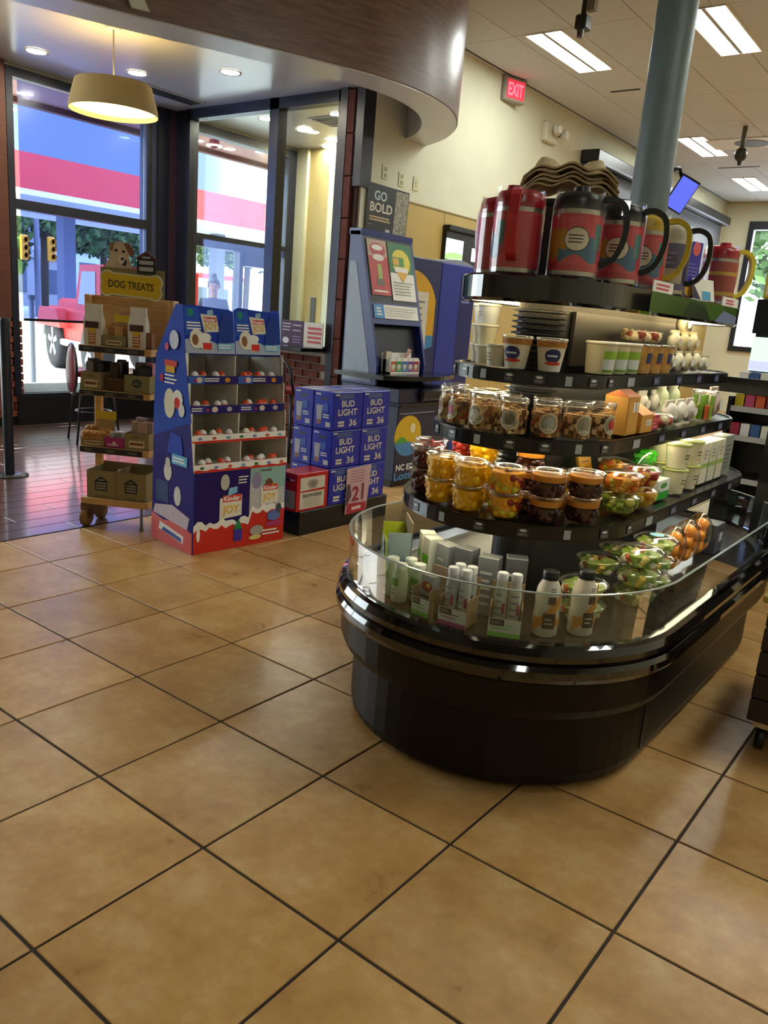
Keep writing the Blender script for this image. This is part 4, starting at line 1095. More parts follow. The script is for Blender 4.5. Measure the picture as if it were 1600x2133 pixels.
F.ell(-.24, .80, .055, .08, M('#dcd3b8', .75, 0, .15)).ell(-.16, .83, .05, .05, M('#e4e0d4', .75, 0, .15)).ell(-.165, .81, .03, .03, M('#cf3420', .75, 0, .15)).ell(-.12, .775, .03, .035, M('#d8d4d0', .75, 0, .15))
F.ell(-.32, .93, .02, .02, M('#b82448', .75, 0, .15)).bars(-.29, .90, -.17, .96, 3, WHITE, .3, .4)
F.rect(-.29, 1.0, -.17, 1.03, M('#cf4a34', .75, 0, .15)).rect(-.28, .965, -.19, 1.0, M('#d8a42c', .75, 0, .15))
F.ell(-.2, 1.14, .045, .05, M('#c9c8d8', .75, 0, .15)).ell(-.27, 1.1, .02, .02, M('#c85a78', .75, 0, .15))
obj('side_print', f, KD)
obj('back_panel', MB().box(.006, KW - .006, .385, .39, 0, 1.05, KIN), KD)
obj('base_front', MB().cbox(.004, KW - .004, 0, .006, 0, .462, PURP, .001), KD)
obj('base_top', MB().box(.006, KW - .006, .006, .385, .452, .460, KIN), KD)
f = MB(); F = Face(f, (0, 0, 0), (1, 0, 0), (0, 0, 1), (0, -1, 0))
F.poly([(.375, .1), (.63, .1), (.63, .46), (.375, .46)], M('#8fb0a8', .75, 0, .15)).poly([(.375, .2), (.63, .16), (.63, .33), (.5, .3), (.42, .4), (.375, .36)], M('#b9b6b4', .75, 0, .15)).ell(.42, .38, .035, .05, M('#8d84a0', .75, 0, .15)).ell(.51, .35, .03, .035, M('#6d4a34', .75, 0, .15)).ell(.55, .33, .03, .025, M('#b9983c', .75, 0, .15))
wave = [(.004, .001), (.631, .001)] + [(.631 - .627 * i / 24, (.135 if i > 9 else .19) + .012 * math.sin(i * 2.3)) for i in range(25)]
wave2 = [(a, b + (.035 + .01 * math.sin(a * 40)) if b > .01 else b) for a, b in wave]
F.poly(wave2, WHITE).poly(wave, KRED)
F.ell(.035, .11, .012, .04, WHITE)
for (ca, cb, k) in ((.245, .27, 1.0), (.515, .31, .85)):
    F.poly([(ca - .075 * k, cb + .03 * k), (ca + .075 * k, cb + .04 * k), (ca + .075 * k, cb - .08 * k), (ca - .075 * k, cb - .09 * k)], M('#d9d4c4', .75, 0, .15))
    F.rect(ca - .055 * k, cb + .005 * k, ca + .07 * k, cb + .045 * k, M('#cf4a34', .75, 0, .15)).text('Kinder', ca + .008 * k, cb + .025 * k, .028 * k, WHITE, .11 * k).text('JOY', ca, cb - .045 * k, .06 * k, M('#d8a41c', .75, 0, .15), .115 * k)
F.poly([(.22, .31), (.285, .325), (.285, .36), (.23, .355)], M('#7fb4d4', .75, 0, .15)).bars(.29, .37, .36, .42, 3, WHITE, .2, .4).ell(.2, .39, .03, .045, M('#b9b4ac', .75, 0, .15))
F.poly([(.265, .11), (.30, .17), (.325, .11)], M('#2f8a4a', .75, 0, .15)).rect(.27, .04, .325, .11, M('#4a3c9c', .75, 0, .15)).ell(.43, .085, .05, .03, M('#a9a49c', .75, 0, .15)).ell(.42, .045, .045, .014, M('#d8c87c', .75, 0, .15)).bars(.47, .045, .6, .085, 2, WHITE, .2, .5).ell(.55, .16, .05, .03, M('#5d74b4', .75, 0, .15)).rect(.5, .1, .6, .125, M('#b0407c', .75, 0, .15)).ell(.585, .2, .02, .03, M('#4a5058', .75, 0, .15))
F.rect(.44, .435, .52, .44, BLACK)
obj('base_print', f, KD)
TZ = [.46, .615, .77, .925]
EGG = 0
def f_egg(b):
    b.sph((0, 0, .027), .028, M('#e4dfd6', .35), 12, 8, .8, .8, 1)
    b.lathe([(.0228, .019), (.0221, .032)], M('#d0452c', .35), 12, cap0=False, cap1=False)
def f_egg2(b):
    b.sph((0, 0, .027), .028, M('#d84a1c', .35), 12, 8, .8, .8, 1)
    b.lathe([(.0228, .021), (.0228, .032)], M('#e4dfd6', .35), 12, cap0=False, cap1=False)
def f_bar(b): b.cbox(-.03, .03, -.012, .012, 0, .014, M('#4a3a5a', .4), .003)
for l, z in enumerate(TZ):
    y0 = sb(z + .02)
    tr = obj('tier', MB().box(.006, KW - .006, y0 + .004, .385, z, z + .004, KIN).box(KW / 2 - .003, KW / 2 + .003, y0 + .02, .385, z + .004, z + .148, KIN), KD)
    c = WHITE if l < 2 else M('#2c2668', .75, 0, .15)
    lip = obj('lip', MB().cbox(0, KW, y0 - .006, y0, z - .006, z + .038, c, .001), tr)
    f = MB(); F = Face(f, (0, y0 - .006, z), (1, 0, 0), (0, 0, 1), (0, -1, 0))
    if l < 2:
        F.poly([(0, -.005)] + [(KW, -.005)] + [(KW - KW * i / 24, .008 + (.004 * math.sin(i * 1.7) if l == 0 else 0)) for i in range(25)], KRED)
        for q in range(7): F.ell(.05 + q * .09, .02, .015, .008, M(['#3c7a3c', '#7a86b8', '#c9603c', '#6fa8c4'][(q + l) % 4], .75, 0, .15), 6)
    else:
        for h in (0, 1):
            o = h * KW / 2
            F.rect(o + .002, -.004, o + .1, .036, M('#3f64b8' if l == 3 else '#3c3480', .75, 0, .15)).bars(o + (.1 if l == 3 else .01), .006, o + (.2 if l == 3 else .08), .03, 2, WHITE, .1, .5).ell(o + .25, .017, .018, .013, M('#d08a2c' if l == 3 else '#b9b0b8', .75, 0, .15)).ell(o + (.07 if l == 3 else .155), .017, .02, .015, M('#d9c9b4', .75, 0, .15)).ell(o + (.045 if l == 3 else .11), .014, .01, .01, M('#a03a5c', .75, 0, .15))
    obj('lip_print', f, lip)
    for xe in (0, KW - .006): obj('front_edge', MB().box(xe, xe + .006, y0, y0 + .02, z, z + .155, KIN), tr)
    # a few eggs left in each bin
    for h in (0, 1):
        nE = [[4, 6], [5, 5], [4, 5], [4, 5]][l][h]
        rnd = random.Random(l * 7 + h)
        for q in range(nE):
            xx = .04 + h * KW / 2 + (KW / 2 - .07) * (q + .5) / nE + rnd.uniform(-.006, .006)
            pw = KD.matrix_basis @ Vector((xx, y0 + .035 + .025 * (q % 2), z + .005))
            kk = rnd.random() < (.75 if h else .35)
            o = obj('candy_egg', f_egg2 if kk else f_egg, None, pw, rnd.random() * 3, key='egg2' if kk else 'egg')
            tag(o, '%s candy egg in the %s bin of the %s tier, %s from left' % ('orange' if kk else 'white and red', 'right' if h else 'left', ['bottom', 'second', 'third', 'top'][l], ORD[q]), 'egg', 'candy eggs in the blue and red display')
obj('top_cover', MB().box(.006, KW - .006, .10, .385, 1.072, 1.078, M('#202a6c', .75, 0, .15)), KD)
for h in (0, 1):
    o = .002 + h * KW / 2
    hd = obj('header_card', MB().prism([(0, 0), (.312, 0), (.312, .225), (.29, .235), (.03, .25), (0, .235)], (o, .100, 1.08), (1, 0, 0), (0, .14, .99), (0, 1, 0), .006, NAVY), KD)
    f = MB(); F = Face(f, (o, .100, 1.08), (1, 0, 0), (0, .14, .99), (0, -.99, .14))
    F.poly([(.0, .0), (.312, .0), (.312, .06), (.2, .05), (.1, .09), (0, .07)], M('#a8b4c4', .75, 0, .15)).poly([(.002, .09), (.1, .12), (.09, .235), (.002, .235)], M('#2f58b4', .75, 0, .15))
    F.ell(.04, .21, .018, .02, M('#2f8a6c', .75, 0, .15)).bars(.015, .12, .1, .165, 3, WHITE, .1, .5)
    F.poly([(.1, .205), (.2, .2), (.215, .115), (.12, .11)], M('#d9d4c4', .75, 0, .15)).rect(.12, .165, .2, .19, M('#cf4a34', .75, 0, .15)).text('Kinder', .16, .177, .018, WHITE, .072).text('JOY', .163, .138, .042, M('#d8a41c', .75, 0, .15), .085).poly([(.14, .2), (.18, .205), (.18, .23), (.145, .225)], M('#8fb4cc', .75, 0, .15))
    F.ell(.07, .075, .045, .05, M('#e4dcc8', .75, 0, .15)).ell(.06, .07, .02, .028, M('#8a5c3c', .75, 0, .15)).ell(.12, .05, .035, .035, M('#e6e0d2', .75, 0, .15)).rect(.105, .02, .16, .055, M('#d0382a', .75, 0, .15)).ell(.12, .085, .04, .022, M('#e8e4d8', .75, 0, .15))
    F.poly([(.2, .06), (.3, .06), (.295, .2), (.25, .22), (.215, .15)], M('#2b3f8c', .75, 0, .15)).rect(.2, .02, .3, .055, M('#7fb8d4', .75, 0, .15)).bars(.21, .025, .29, .05, 2, WHITE, .1, .5)
    obj('header_overlay', f, hd)

# ================================================================== DOG TREAT RACK
RKA = math.radians(31)
RK = thing('treat_rack', 'rolling pine rack of dog treats with a yellow bone sign', 'rack', (-2.776, 1.399, 0), RKA)
def rw(x, y, z): return RK.matrix_basis @ Vector((x, y, z))
for xx in (-.02, .42):
    obj('upright', MB().cbox(xx, xx + .04, .225, .262, .05, 1.335, PINE, .003), RK)
RZ = [(.140, .178), (.447, .487), (.779, .812), (1.022, 1.060)]
for k, (a, b) in enumerate(RZ):
    x1_ = .412 + .004 * k
    s_ = obj('shelf_board', MB().cbox(.0, x1_, .0, .27, a, b, PINE, .003), RK)
    if k:
        f = MB().box(.002, x1_ - .04, -.004, 0, a + .003, b - .003, M('#1b1c20', .4))
        F = Face(f, (0, -.004, (a + b) / 2), (1, 0, 0), (0, 0, 1), (0, -1, 0))
        for q in range(3): F.bars(.03 + q * .13, -.008, .09 + q * .13, .008, 2, M('#8b8c86', .4), .3, .35)
        obj('price_strip', f, s_)
obj('back_board', MB().cbox(-.05, .475, .235, .255, 1.06, 1.335, PINE, .003), RK)
for xx in (-.055, .45): obj('side_rail', MB().cbox(xx, xx + .028, .02, .262, 1.06, 1.335 if xx > 0 else 1.33, PINE, .003) if False else MB().cbox(xx, xx + .03, .18, .262, 1.06, 1.335, PINE, .003), RK)
wh = MB()
wh.lathe([(.0, -.02), (.052, -.02), (.055, -.015), (.055, .015), (.052, .02), (.0, .02)], M('#7d5a34', .6, 0, .3, .2, 12), 24)
wheel_v = MB(); wheel_v.v = [(z, x, y) for x, y, z in wh.v]; wheel_v.f, wheel_v.m, wheel_v.ms, wheel_v.sm = wh.f, wh.m, wh.ms, wh.sm
for (xx, yy) in ((.02, .03), (.02, .22)):
    o = obj('wheel', wheel_v, RK, (xx, yy, .055))
obj('wheel_bracket', MB().box(.0, .04, .0, .25, .055, .142, M('#6d4a2a', .6)), RK)
for yy in (.03, .22): obj('leg', MB().lathe([(.016, 0), (.01, .02), (.009, .141)], M('#6f7078', .3, .6), 10, (.36, yy)), RK)
# standing card with the bone sign on top
tc = obj('top_card', MB().box(.035, .415, .20, .206, 1.335, 1.495, CARD), RK)
def bone(w, h, r): 
    P = []
    for (cx, cy, a0, a1) in ((w / 2, h / 2, 215, 35), (w / 2, -h / 2, 325, 145)): pass
    def arc(cx, cy, a0, a1, n=9): return [(cx + r * math.cos(math.radians(a0 + (a1 - a0) * i / n)), cy + r * math.sin(math.radians(a0 + (a1 - a0) * i / n))) for i in range(n + 1)]
    P += arc(w / 2, -h / 2, 230, 400) + arc(w / 2, h / 2, 320, 490) + arc(-w / 2, h / 2, 50, 220) + arc(-w / 2, -h / 2, 140, 310)
    return P
bs = obj('bone_sign', MB().prism(bone(.285, .06, .044), (.222, .19, 1.402), (1, 0, -.035), (.035, 0, 1), (0, 1, 0), .006, M('#d8d2b4', .5)), RK)
f = MB(); F = Face(f, (.222, .19, 1.402), (1, 0, -.035), (.035, 0, 1), (0, -1, 0))
F.poly(bone(.285, .058, .036), M('#d4ae18', .5)).text('DOG TREATS', 0, 0, .042, M('#4a3a10', .5), .27)
obj('bone_print', f, bs)
# puppy picture cut-out
pc = MB()
FUR = M('#cdb795', .7)
head = [(.062 * math.cos(a) * 1.0, .055 * math.sin(a)) for a in [i * 2 * PI / 20 for i in range(20)]]
pc.prism([(-.10, -.16), (.07, -.16), (.06, -.07), (.035, -.02), (-.05, -.02), (-.085, -.08)], (.15, .212, 1.60), (1, 0, 0), (0, 0, 1), (0, 1, 0), .004, FUR)
pc.prism(head, (.145, .210, 1.585), (1, 0, 0), (0, 0, 1), (0, 1, 0), .005, FUR)
pc.prism([(.02, .05), (.06, .045), (.09, .005), (.075, -.03), (.05, .0)], (.145, .208, 1.585), (1, 0, 0), (0, 0, 1), (0, 1, 0), .004, M('#7a5236', .7))
pp_ = obj('puppy_cutout', pc, RK, label='puppy picture cut-out')
f = MB(); F = Face(f, (.145, .208, 1.585), (1, 0, 0), (0, 0, 1), (0, -1, 0))
F.poly([(-.06, .0), (-.055, .045), (-.03, .05), (-.04, .0)], M('#8c6442', .7)).ell(-.02, .005, .010, .008, M('#2a1c14', .5)).ell(.025, .0, .009, .008, M('#2a1c14', .5)).ell(.03, -.06, .014, .018, M('#1c1614', .5)).ell(.012, -.045, .02, .022, M('#e0d4bc', .6)).ell(.018, -.04, .010, .008, M('#1c1614', .5))
obj('puppy_print', f, pp_)
# little house sign
hs_ = obj('house_sign', MB().prism([(-.055, 0), (.055, 0), (.055, .085), (.07, .08), (0, .125), (-.07, .08), (-.055, .085)], (.315, .184, 1.472), (1, 0, 0), (0, 0, 1), (0, 1, 0), .005, M('#1c1a1c', .5)), RK, label='dark dog house sign')
f = MB(); F = Face(f, (.315, .184, 1.472), (1, 0, 0), (0, 0, 1), (0, -1, 0))
F.poly([(-.068, .08), (0, .123), (.068, .08), (.06, .074), (0, .112), (-.06, .074)], M('#7a2f2c', .5)).bars(-.042, .012, .042, .04, 1, M('#a8a6a2', .5), 0, .8).bars(-.042, .048, .042, .074, 1, M('#a8a6a2', .5), 0, .8).bars(-.025, .082, .025, .096, 1, M('#a8a6a2', .5), 0, .8)
obj('house_print', f, hs_)
def kraft(label, x, y, z, w, d, h, deco, col=CARD, group='kraft treat boxes', fill=None):
    pw = rw(x, y, z)
    t = thing('kraft_box', label, 'box', pw, RKA, group)
    b = MB()
    b.box(0, w, 0, .003, .001, h, col).box(0, w, d - .003, d, .001, h * 1.1, col).box(0, .003, .003, d - .003, .001, h, col).box(w - .003, w, .003, d - .003, .001, h, col).box(0, w, 0, d, .001, .004, col)
    obj('carton', b, t)
    f = MB(); F = Face(f, (w / 2, 0, h / 2), (1, 0, 0), (0, 0, 1), (0, -1, 0)); deco(F, w, h)
    obj('print', f, t)
    if fill: obj('contents', fill, t, kind='stuff')
    return t
def D_house(F, w, h):
    s = min(w, h) * .23; K = M('#24221e', .6)
    F.poly([(-s, -s * 1.0), (s, -s * 1.0), (s, s * .5), (s * 1.3, s * .4), (0, s * 1.3), (-s * 1.3, s * .4), (-s, s * .5)], K).bars(-s * .8, -s * .85, s * .8, s * .4, 3, M('#8d8878', .6), 0, .6).bars(-s * .4, s * .55, s * .4, s * .85, 1, M('#8d8878', .6), 0, .6)
    F.bars(-w * .2, -h * .44, w * .2, -h * .38, 1, M('#5a5040', .6))
def D_lab(F, w, h): F.rect(-w * .32, -h * .36, w * .32, h * .05, M('#c9bd98', .6)).rect(-w * .28, -h * .22, w * .28, -h * .06, M('#7a3f20', .6)).bars(-w * .15, h * .2, w * .15, h * .36, 2, M('#5a5040', .6), .2)
def bags(w, d, h, cols, n=14, s=.03, seed=3):
    def g(b):
        r_ = random.Random(seed)
        for k in range(n):
            x, y = r_.uniform(s, w - s), r_.uniform(s * .8, d - s * .8)
            e = s * r_.uniform(.7, 1.1)
            b.box(x - e, x + e, y - e * .4, y + e * .4, h * .45, h * r_.uniform(.9, 1.25), M(r_.choice(cols), .35), r_.uniform(-.5, .5))
    return g
kraft('kraft box with house mark, left on the bottom shelf', .03, .02, .178, .175, .22, .165, D_house, fill=bags(.175, .22, .12, ['#c9d4e4', '#a9b9d4', '#dfe3ea'], 6, .03, 4))
kraft('kraft box with house mark, right on the bottom shelf', .207, .02, .178, .185, .22, .165, D_house, fill=bags(.185, .22, .10, ['#5a3a24', '#8a5a34'], 6, .03, 5))
# second shelf
t = kraft('kraft box of loaf shaped treats with yellow bone, left of the magenta box', .0, .01, .487, .14, .17, .055, D_lab)
LOAF = M('#b07a3c', .7, 0, .3, .2, 30)
obj('loaves', lambda b: [b.sph((.02 + .024 * (i % 5), .025 + .05 * (i // 5 % 3), .05 + .022 * (i // 10)), .022, LOAF, 9, 6, 1.1, 1.6, .8) for i in range(22)], t, kind='stuff')
obj('bag_header', MB().prism(bone(.10, .022, .016), (.09, .13, .165), (1, 0, 0), (0, 0, 1), (0, 1, 0), .004, M('#cfae1c', .5)).box(.04, .145, .132, .136, .06, .16, M('#a88f58', .5)), t)
kraft('small magenta treat box on the second shelf', .145, .01, .487, .115, .15, .058, lambda F, w, h: F.rect(-w * .35, -h * .3, w * .2, -h * .1, M('#c9a4c4', .6)).ell(0, .0, w * .1, h * .15, M('#d8c4a8', .6)), M('#a3206c', .5), 'treat boxes', bags(.115, .15, .07, ['#b9b9b4', '#8d8a88', '#c9c4bd'], 7, .028, 8))
kraft('kraft box of wrapped chews, right on the second shelf', .265, .01, .487, .145, .18, .095, D_lab, fill=bags(.145, .18, .14, ['#8a6a54', '#a98a74', '#6d4a3c', '#b9a48c'], 12, .032, 9))
# third shelf
kraft('kraft box of dark chew bags, left on the third shelf', .005, .01, .812, .12, .18, .10, D_lab, fill=bags(.12, .18, .14, ['#2c2a2a', '#4a4644', '#1c1a1c', '#6d6a66'], 14, .03, 10))
kraft('dark slotted jerky box in the middle of the third shelf', .145, .03, .812, .105, .17, .075, lambda F, w, h: F.bars(-w * .4, -h * .4, w * .4, h * .3, 3, M('#4a2416', .5), 0, .5), M('#5d3f26', .7), 'treat boxes', bags(.105, .17, .14, ['#2a1512', '#1a1210', '#3a2018'], 12, .03, 11))
kraft('olive kraft box with dark seal, right on the third shelf', .262, .01, .812, .15, .18, .10, lambda F, w, h: F.ell(0, h * .05, w * .2, h * .24, M('#33362c', .6)).bars(-w * .12, -h * .05, w * .12, h * .18, 2, M('#777058', .6), .1).bars(-w * .25, -h * .36, w * .25, -h * .3, 1, M('#5a5040', .6)), M('#837a50', .8), fill=bags(.15, .18, .14, ['#2c2a2c', '#4a4846', '#8d8a84', '#1c1c1e', '#c07a94'], 16, .032, 12))
# top shelf
def treat_bag(label, x, z, s=1.0):
    t = thing('treat_bag', label, 'bag', rw(x, .06, z), RKA, 'white windowed treat bags')
    B = M('#d3cdb9', .4)
    obj('bag', MB().add([(-.05, -.03, 0), (.05, -.03, 0), (.05, .03, 0), (-.05, .03, 0), (-.052, -.028, .13), (.052, -.028, .13), (.052, .028, .13), (-.052, .028, .13), (-.046, -.003, .20), (.046, -.003, .20), (.046, .003, .20), (-.046, .003, .20)],
                        [(0, 3, 2, 1), (0, 1, 5, 4), (1, 2, 6, 5), (2, 3, 7, 6), (3, 0, 4, 7), (4, 5, 9, 8), (5, 6, 10, 9), (6, 7, 11, 10), (7, 4, 8, 11), (8, 9, 10, 11)], B), t)
    obj('top_fold', MB().box(-.047, .047, -.006, .006, .19, .225, M('#e2ded0', .3)), t)
    f = MB(); F = Face(f, (0, -.0302, .065), (1, 0, 0), (0, .012, 1), (0, -1, 0))
    F.rect(-.022, -.06, .022, .02, M('#a8622a', .5)).bars(-.02, -.05, .02, .01, 4, M('#e0cfae', .5), .2, .4).ell(0, .018, .024, .012, M('#d4ae18', .5)).rect(-.04, .028, .04, .064, M('#4a2824', .25))
    obj('window_print', f, t)
treat_bag('white windowed treat bag at the left of the top shelf', .065, 1.061)
treat_bag('white windowed treat bag at the right of the top shelf', .325, 1.061)
t = kraft('kraft box of biscuits with yellow bone header between the white bags', .125, .03, 1.061, .135, .15, .06, D_lab, fill=bags(.135, .15, .10, ['#b98a4c', '#a06c34', '#c9a05c'], 12, .024, 14))
obj('bag_header', MB().prism(bone(.085, .02, .014), (.08, .1, .155), (1, 0, 0), (0, 0, 1), (0, 1, 0), .004, M('#cfae1c', .5)).box(.03, .13, .102, .106, .06, .15, M('#a88f58', .5)).box(.05, .135, .108, .112, .17, .185, M('#b8748c', .5)), t)
thing_bag = tag(obj('chew_bag', MB().box(.0, .035, .0, .06, .001, .09, M('#7a4a30', .4)), None, rw(.375, .04, 1.061), RKA), 'thin brown chew bag at the right end of the top shelf', 'bag')

# ================================================================== BEER STACK
BL = M('#16239c', .3)
tag(obj('display_plinth', MB().cbox(-2.26, -1.845, 2.286, 3.16, 0, .15, M('#0c0b0a', .45), .004)), 'low black plinth under the beer boxes', 'plinth')
def beer(x, y, z, label, red=False):
    t = thing('beer_box', label, 'box', (x, y, z), PI / 2, 'beer boxes')     # local x = world +y, front (-y local) = world +x
    w, d, h = .282, .165, .236
    body = M('#b4141c', .3) if red else BL
    obj('carton', (lambda b: b.cbox(0, w, 0, d, .001, h, body, .003)), t, key=('beer', red))
    def pr(b):
        F = Face(b, (0, 0, 0), (1, 0, 0), (0, 0, 1), (0, -1, 0))
        Wm = M('#cfcab8', .4); CY_ = M('#3b74b4', .4)
        if red:
            F.rect(.03, .015, .25, .21, Wm).rect(.045, .02, .235, .205, M('#c9c3b2', .4)).ell(.14, .165, .055, .03, M('#9a9488', .4)).ell(.14, .165, .03, .018, M('#7d776c', .4)).ell(.075, .145, .03, .022, Wm).ell(.205, .145, .03, .022, Wm).poly([(.03, .12), (.25, .12), (.25, .135), (.03, .128)], body).text('BUDWEISER', .14, .096, .022, M('#4a4440', .4), .17).bars(.06, .025, .22, .08, 4, M('#a29c90', .4), .2, .3).poly([(.0, .2), (.03, .236), (.0, .236)], body)
        else:
            F.rect(.05, .195, .19, .225, M('#4a5a8c', .4)).rect(.035, .19, .235, .192, CY_).rect(.035, .075, .235, .077, CY_).text('BUD', .135, .165, .04, Wm, .125).text('LIGHT', .135, .112, .042, Wm, .185).text('36', .19, .045, .045, Wm, .075).bars(.045, .02, .11, .06, 2, Wm, .1, .7).rect(.01, .216, .05, .226, Wm)
    obj('front_print', pr, t, key=('beerp', red))
    def pe(b):
        F = Face(b, (0, 0, 0), (0, -1, 0), (0, 0, 1), (-1, 0, 0))
        F.rect(-.115, .185, -.05, .20, BLACK).rect(-.15, .212, -.11, .222, M('#cfcab8', .4))
        if red: F.rect(-.16, .02, -.012, .13, M('#a8a296', .4)).bars(-.15, .03, -.03, .12, 5, M('#8d8880', .4), .2, .3).bars(-.06, .185, -.02, .205, 1, M('#cfcab8', .4))
        else: F.poly([(-.135, .03), (-.10, .03), (-.09, .15), (-.145, .15)], M('#a8a4a8', .3)).poly([(-.132, .03), (-.103, .03), (-.10, .06), (-.135, .06)], M('#8a5a4a', .3)).bars(-.085, .07, -.03, .1, 2, M('#cfcab8', .4), .1, .5).rect(-.06, .02, -.02, .05, M('#b9b4b0', .4)).rect(-.085, .115, -.045, .16, M('#2c4fa4', .4))
    obj('end_print', pe, t, key=('beere', red))
    if not red: obj('top_print', (lambda b: Face(b, (0, 0, h), (1, 0, 0), (0, 1, 0), (0, 0, 1)).poly([(.02, .03), (.1, .02), (.13, .05), (.05, .06)], M('#b9b4b0', .4)).poly([(.15, .09), (.26, .07), (.26, .09), (.16, .11)], M('#c9a48c', .4)).poly([(.03, .12), (.2, .13), (.2, .145), (.04, .14)], M('#cfcad8', .4))), t, key='beert')
NL = ['bottom', 'middle', 'top']
for l in range(3):
    for c in range(2):
        for r in range(2):
            beer(-1.850 - r * .172, 2.545 + c * .287, .151 + l * .24, 'blue beer box, %s layer, %s column, %s row' % (NL[l], ['left', 'right'][c], ['front', 'rear'][r]))
beer(-1.850, 2.252 + .002, .151, 'red beer box alone at the left end of the black plinth', True)
t = thing('price_sign', 'pink paper beer price sign taped on the blue boxes', 'sign', (-1.838, 2.70, .075), PI / 2)
obj('sheet', MB().add([(0, -.004, .0), (.21, -.01, .02), (.235, -.012, .315), (-.005, -.005, .305)], [(0, 1, 2, 3)], M('#c8a4a8', .6)).add([(0, -.003, .0), (.21, -.009, .02), (.235, -.011, .315), (-.005, -.004, .305)], [(3, 2, 1, 0)], WHITE), t)
f = MB(); F = Face(f, (0, -.006, 0), (1, -.03, .04), (0, 0, 1), (0, -1, 0))
F.bars(.04, .2, .19, .29, 5, M('#9a6a74', .6), .2, .3).poly([(.01, .0), (.2, .0), (.2, .06), (.02, .07)], M('#a82c38', .6)).bars(.06, .015, .15, .05, 1, M('#e0c4c4', .6), 0, .6).text('2', .09, .13, .1, M('#8a2434', .6)).rect(.15, .08, .17, .19, M('#7a3444', .6)).poly([(.0, .05), (.05, .12), (.03, .2), (.0, .2)], M('#5a4450', .6))
obj('sign_print', f, t)

# ================================================================== LOTTERY KIOSK
KS = thing('lottery_kiosk', 'blue lottery kiosk with sloped sign board and black counter', 'kiosk', (-2.6, 3.9, 0), PI / 2)   # local x = world +y, local y = world -x
KB, KN = M('#243372', .35), M('#161d3c', .4)
GRY = M('#8d96a4', .4)
obj('cabinet', MB().cbox(0, .8, -.25, .35, .06, .80, KN, .006).box(.03, .77, -.21, .3, 0, .06, BLACK), KS)
obj('cabinet_lip', MB().cbox(-.005, .62, -.27, -.15, .655, .69, M('#0d1226', .25), .006).cbox(.25, .60, -.30, -.2, .70, .80, M('#0a0e1e', .3), .02).cbox(.02, .5, -.262, -.245, .60, .606, GRY, .001), KS)
up = [(0, .96), (.26, 1.98), (.36, 1.98), (.36, .80), (0, .80)]
sd = MB().prism(up, (0, 0, 0), (0, 1, 0), (0, 0, 1), (1, 0, 0), .03, KB).prism(up, (.66, 0, 0), (0, 1, 0), (0, 0, 1), (1, 0, 0), .03, KB)
obj('side_cheek', sd, KS, kind='stuff')
obj('side_inlay', MB().prism([(.05, .82), (.28, 1.75), (.345, 1.75), (.345, .82)], (-.003, 0, 0), (0, 1, 0), (0, 0, 1), (1, 0, 0), .004, GRY), KS)
obj('back_shell', MB().box(.03, .66, .33, .36, .8, 1.98, KB).box(.0, .69, .25, .37, 1.95, 2.0, M('#3a4680', .3)), KS)
sl = Vector((0, .26, 1.02)).normalized(); sn = Vector((0, -1.02, .26)).normalized()
L_ = math.hypot(.26, 1.02)
def slab(a0, b0, a1, b1, dep, mat, off=0):
    return MB().prism([(a0, b0), (a1, b0), (a1, b1), (a0, b1)], Vector((0, 0, .96)) + sn * off, (1, 0, 0), sl, -sn, dep, mat)
obj('sign_board', slab(.03, .50, .66, L_ - .01, .02, BLACK), KS)
obj('banner_board', slab(.03, .33, .66, .50, .02, KB), KS)
obj('recess', slab(.03, .0, .66, .33, .02, M('#0b0f24', .4), -.06), KS)
def signface(a0, b0, a1, b1, fn, name):
    b = slab(a0, b0, a1, b1, .006, WHITE, .008)
    F = Face(b, Vector((0, 0, .96)) + sn * .008, (1, 0, 0), sl, sn); F.h = .001
    fn(F, a0, b0, a1, b1)
    obj(name, b, KS)
def S_red(F, a0, b0, a1, b1):
    w, h = a1 - a0, b1 - b0
    F.rect(a0, b0, a1, b1, M('#b8302c', .4)).rect(a0, b0 + h * .7, a1, b1, M('#b09078', .4)).ell(a0 + w * .5, b0 + h * .82, w * .42, h * .12, M('#a8242c', .4)).ell(a0 + w * .5, b0 + h * .86, w * .3, h * .05, WHITE).ell(a0 + w * .5, b0 + h * .68, w * .3, h * .06, M('#e0d8d0', .4)).rect(a0 + w * .4, b0 + h * .3, a0 + w * .62, b0 + h * .56, M('#9ab04a', .4)).rect(a0 + w * .3, b0 + h * .18, a0 + w * .68, b0 + h * .3, M('#6a5a48', .4)).bars(a0 + w * .1, b0 + h * .04, a0 + w * .9, b0 + h * .1, 1, WHITE, .1, .5)
def S_grn(F, a0, b0, a1, b1):
    w, h = a1 - a0, b1 - b0
    F.rect(a0, b0 + h * .48, a1, b1, M('#166a34', .4)).ell(a0 + w * .5, b0 + h * .68, w * .4, h * .22, M('#d8c81c', .4)).rect(a0 + w * .12, b0 + h * .6, a0 + w * .62, b0 + h * .76, M('#3c8a2c', .4)).rect(a0 + w * .16, b0 + h * .62, a0 + w * .4, b0 + h * .74, M('#d8a81c', .4)).poly([(a0 + w * .25, b0 + h * .5), (a0 + w * .78, b0 + h * .52), (a0 + w * .5, b0 + h * .32)], M('#d8a01c', .4)).rect(a0 + w * .2, b0 + h * .5, a0 + w * .75, b0 + h * .58, WHITE).bars(a0 + w * .08, b0 + h * .08, a0 + w * .92, b0 + h * .34, 5, M('#8a8a70', .4), .2, .35)
signface(.05, .56, .30, 1.0, S_red, 'red_sign')
signface(.32, .53, .645, 1.0, S_grn, 'green_sign')
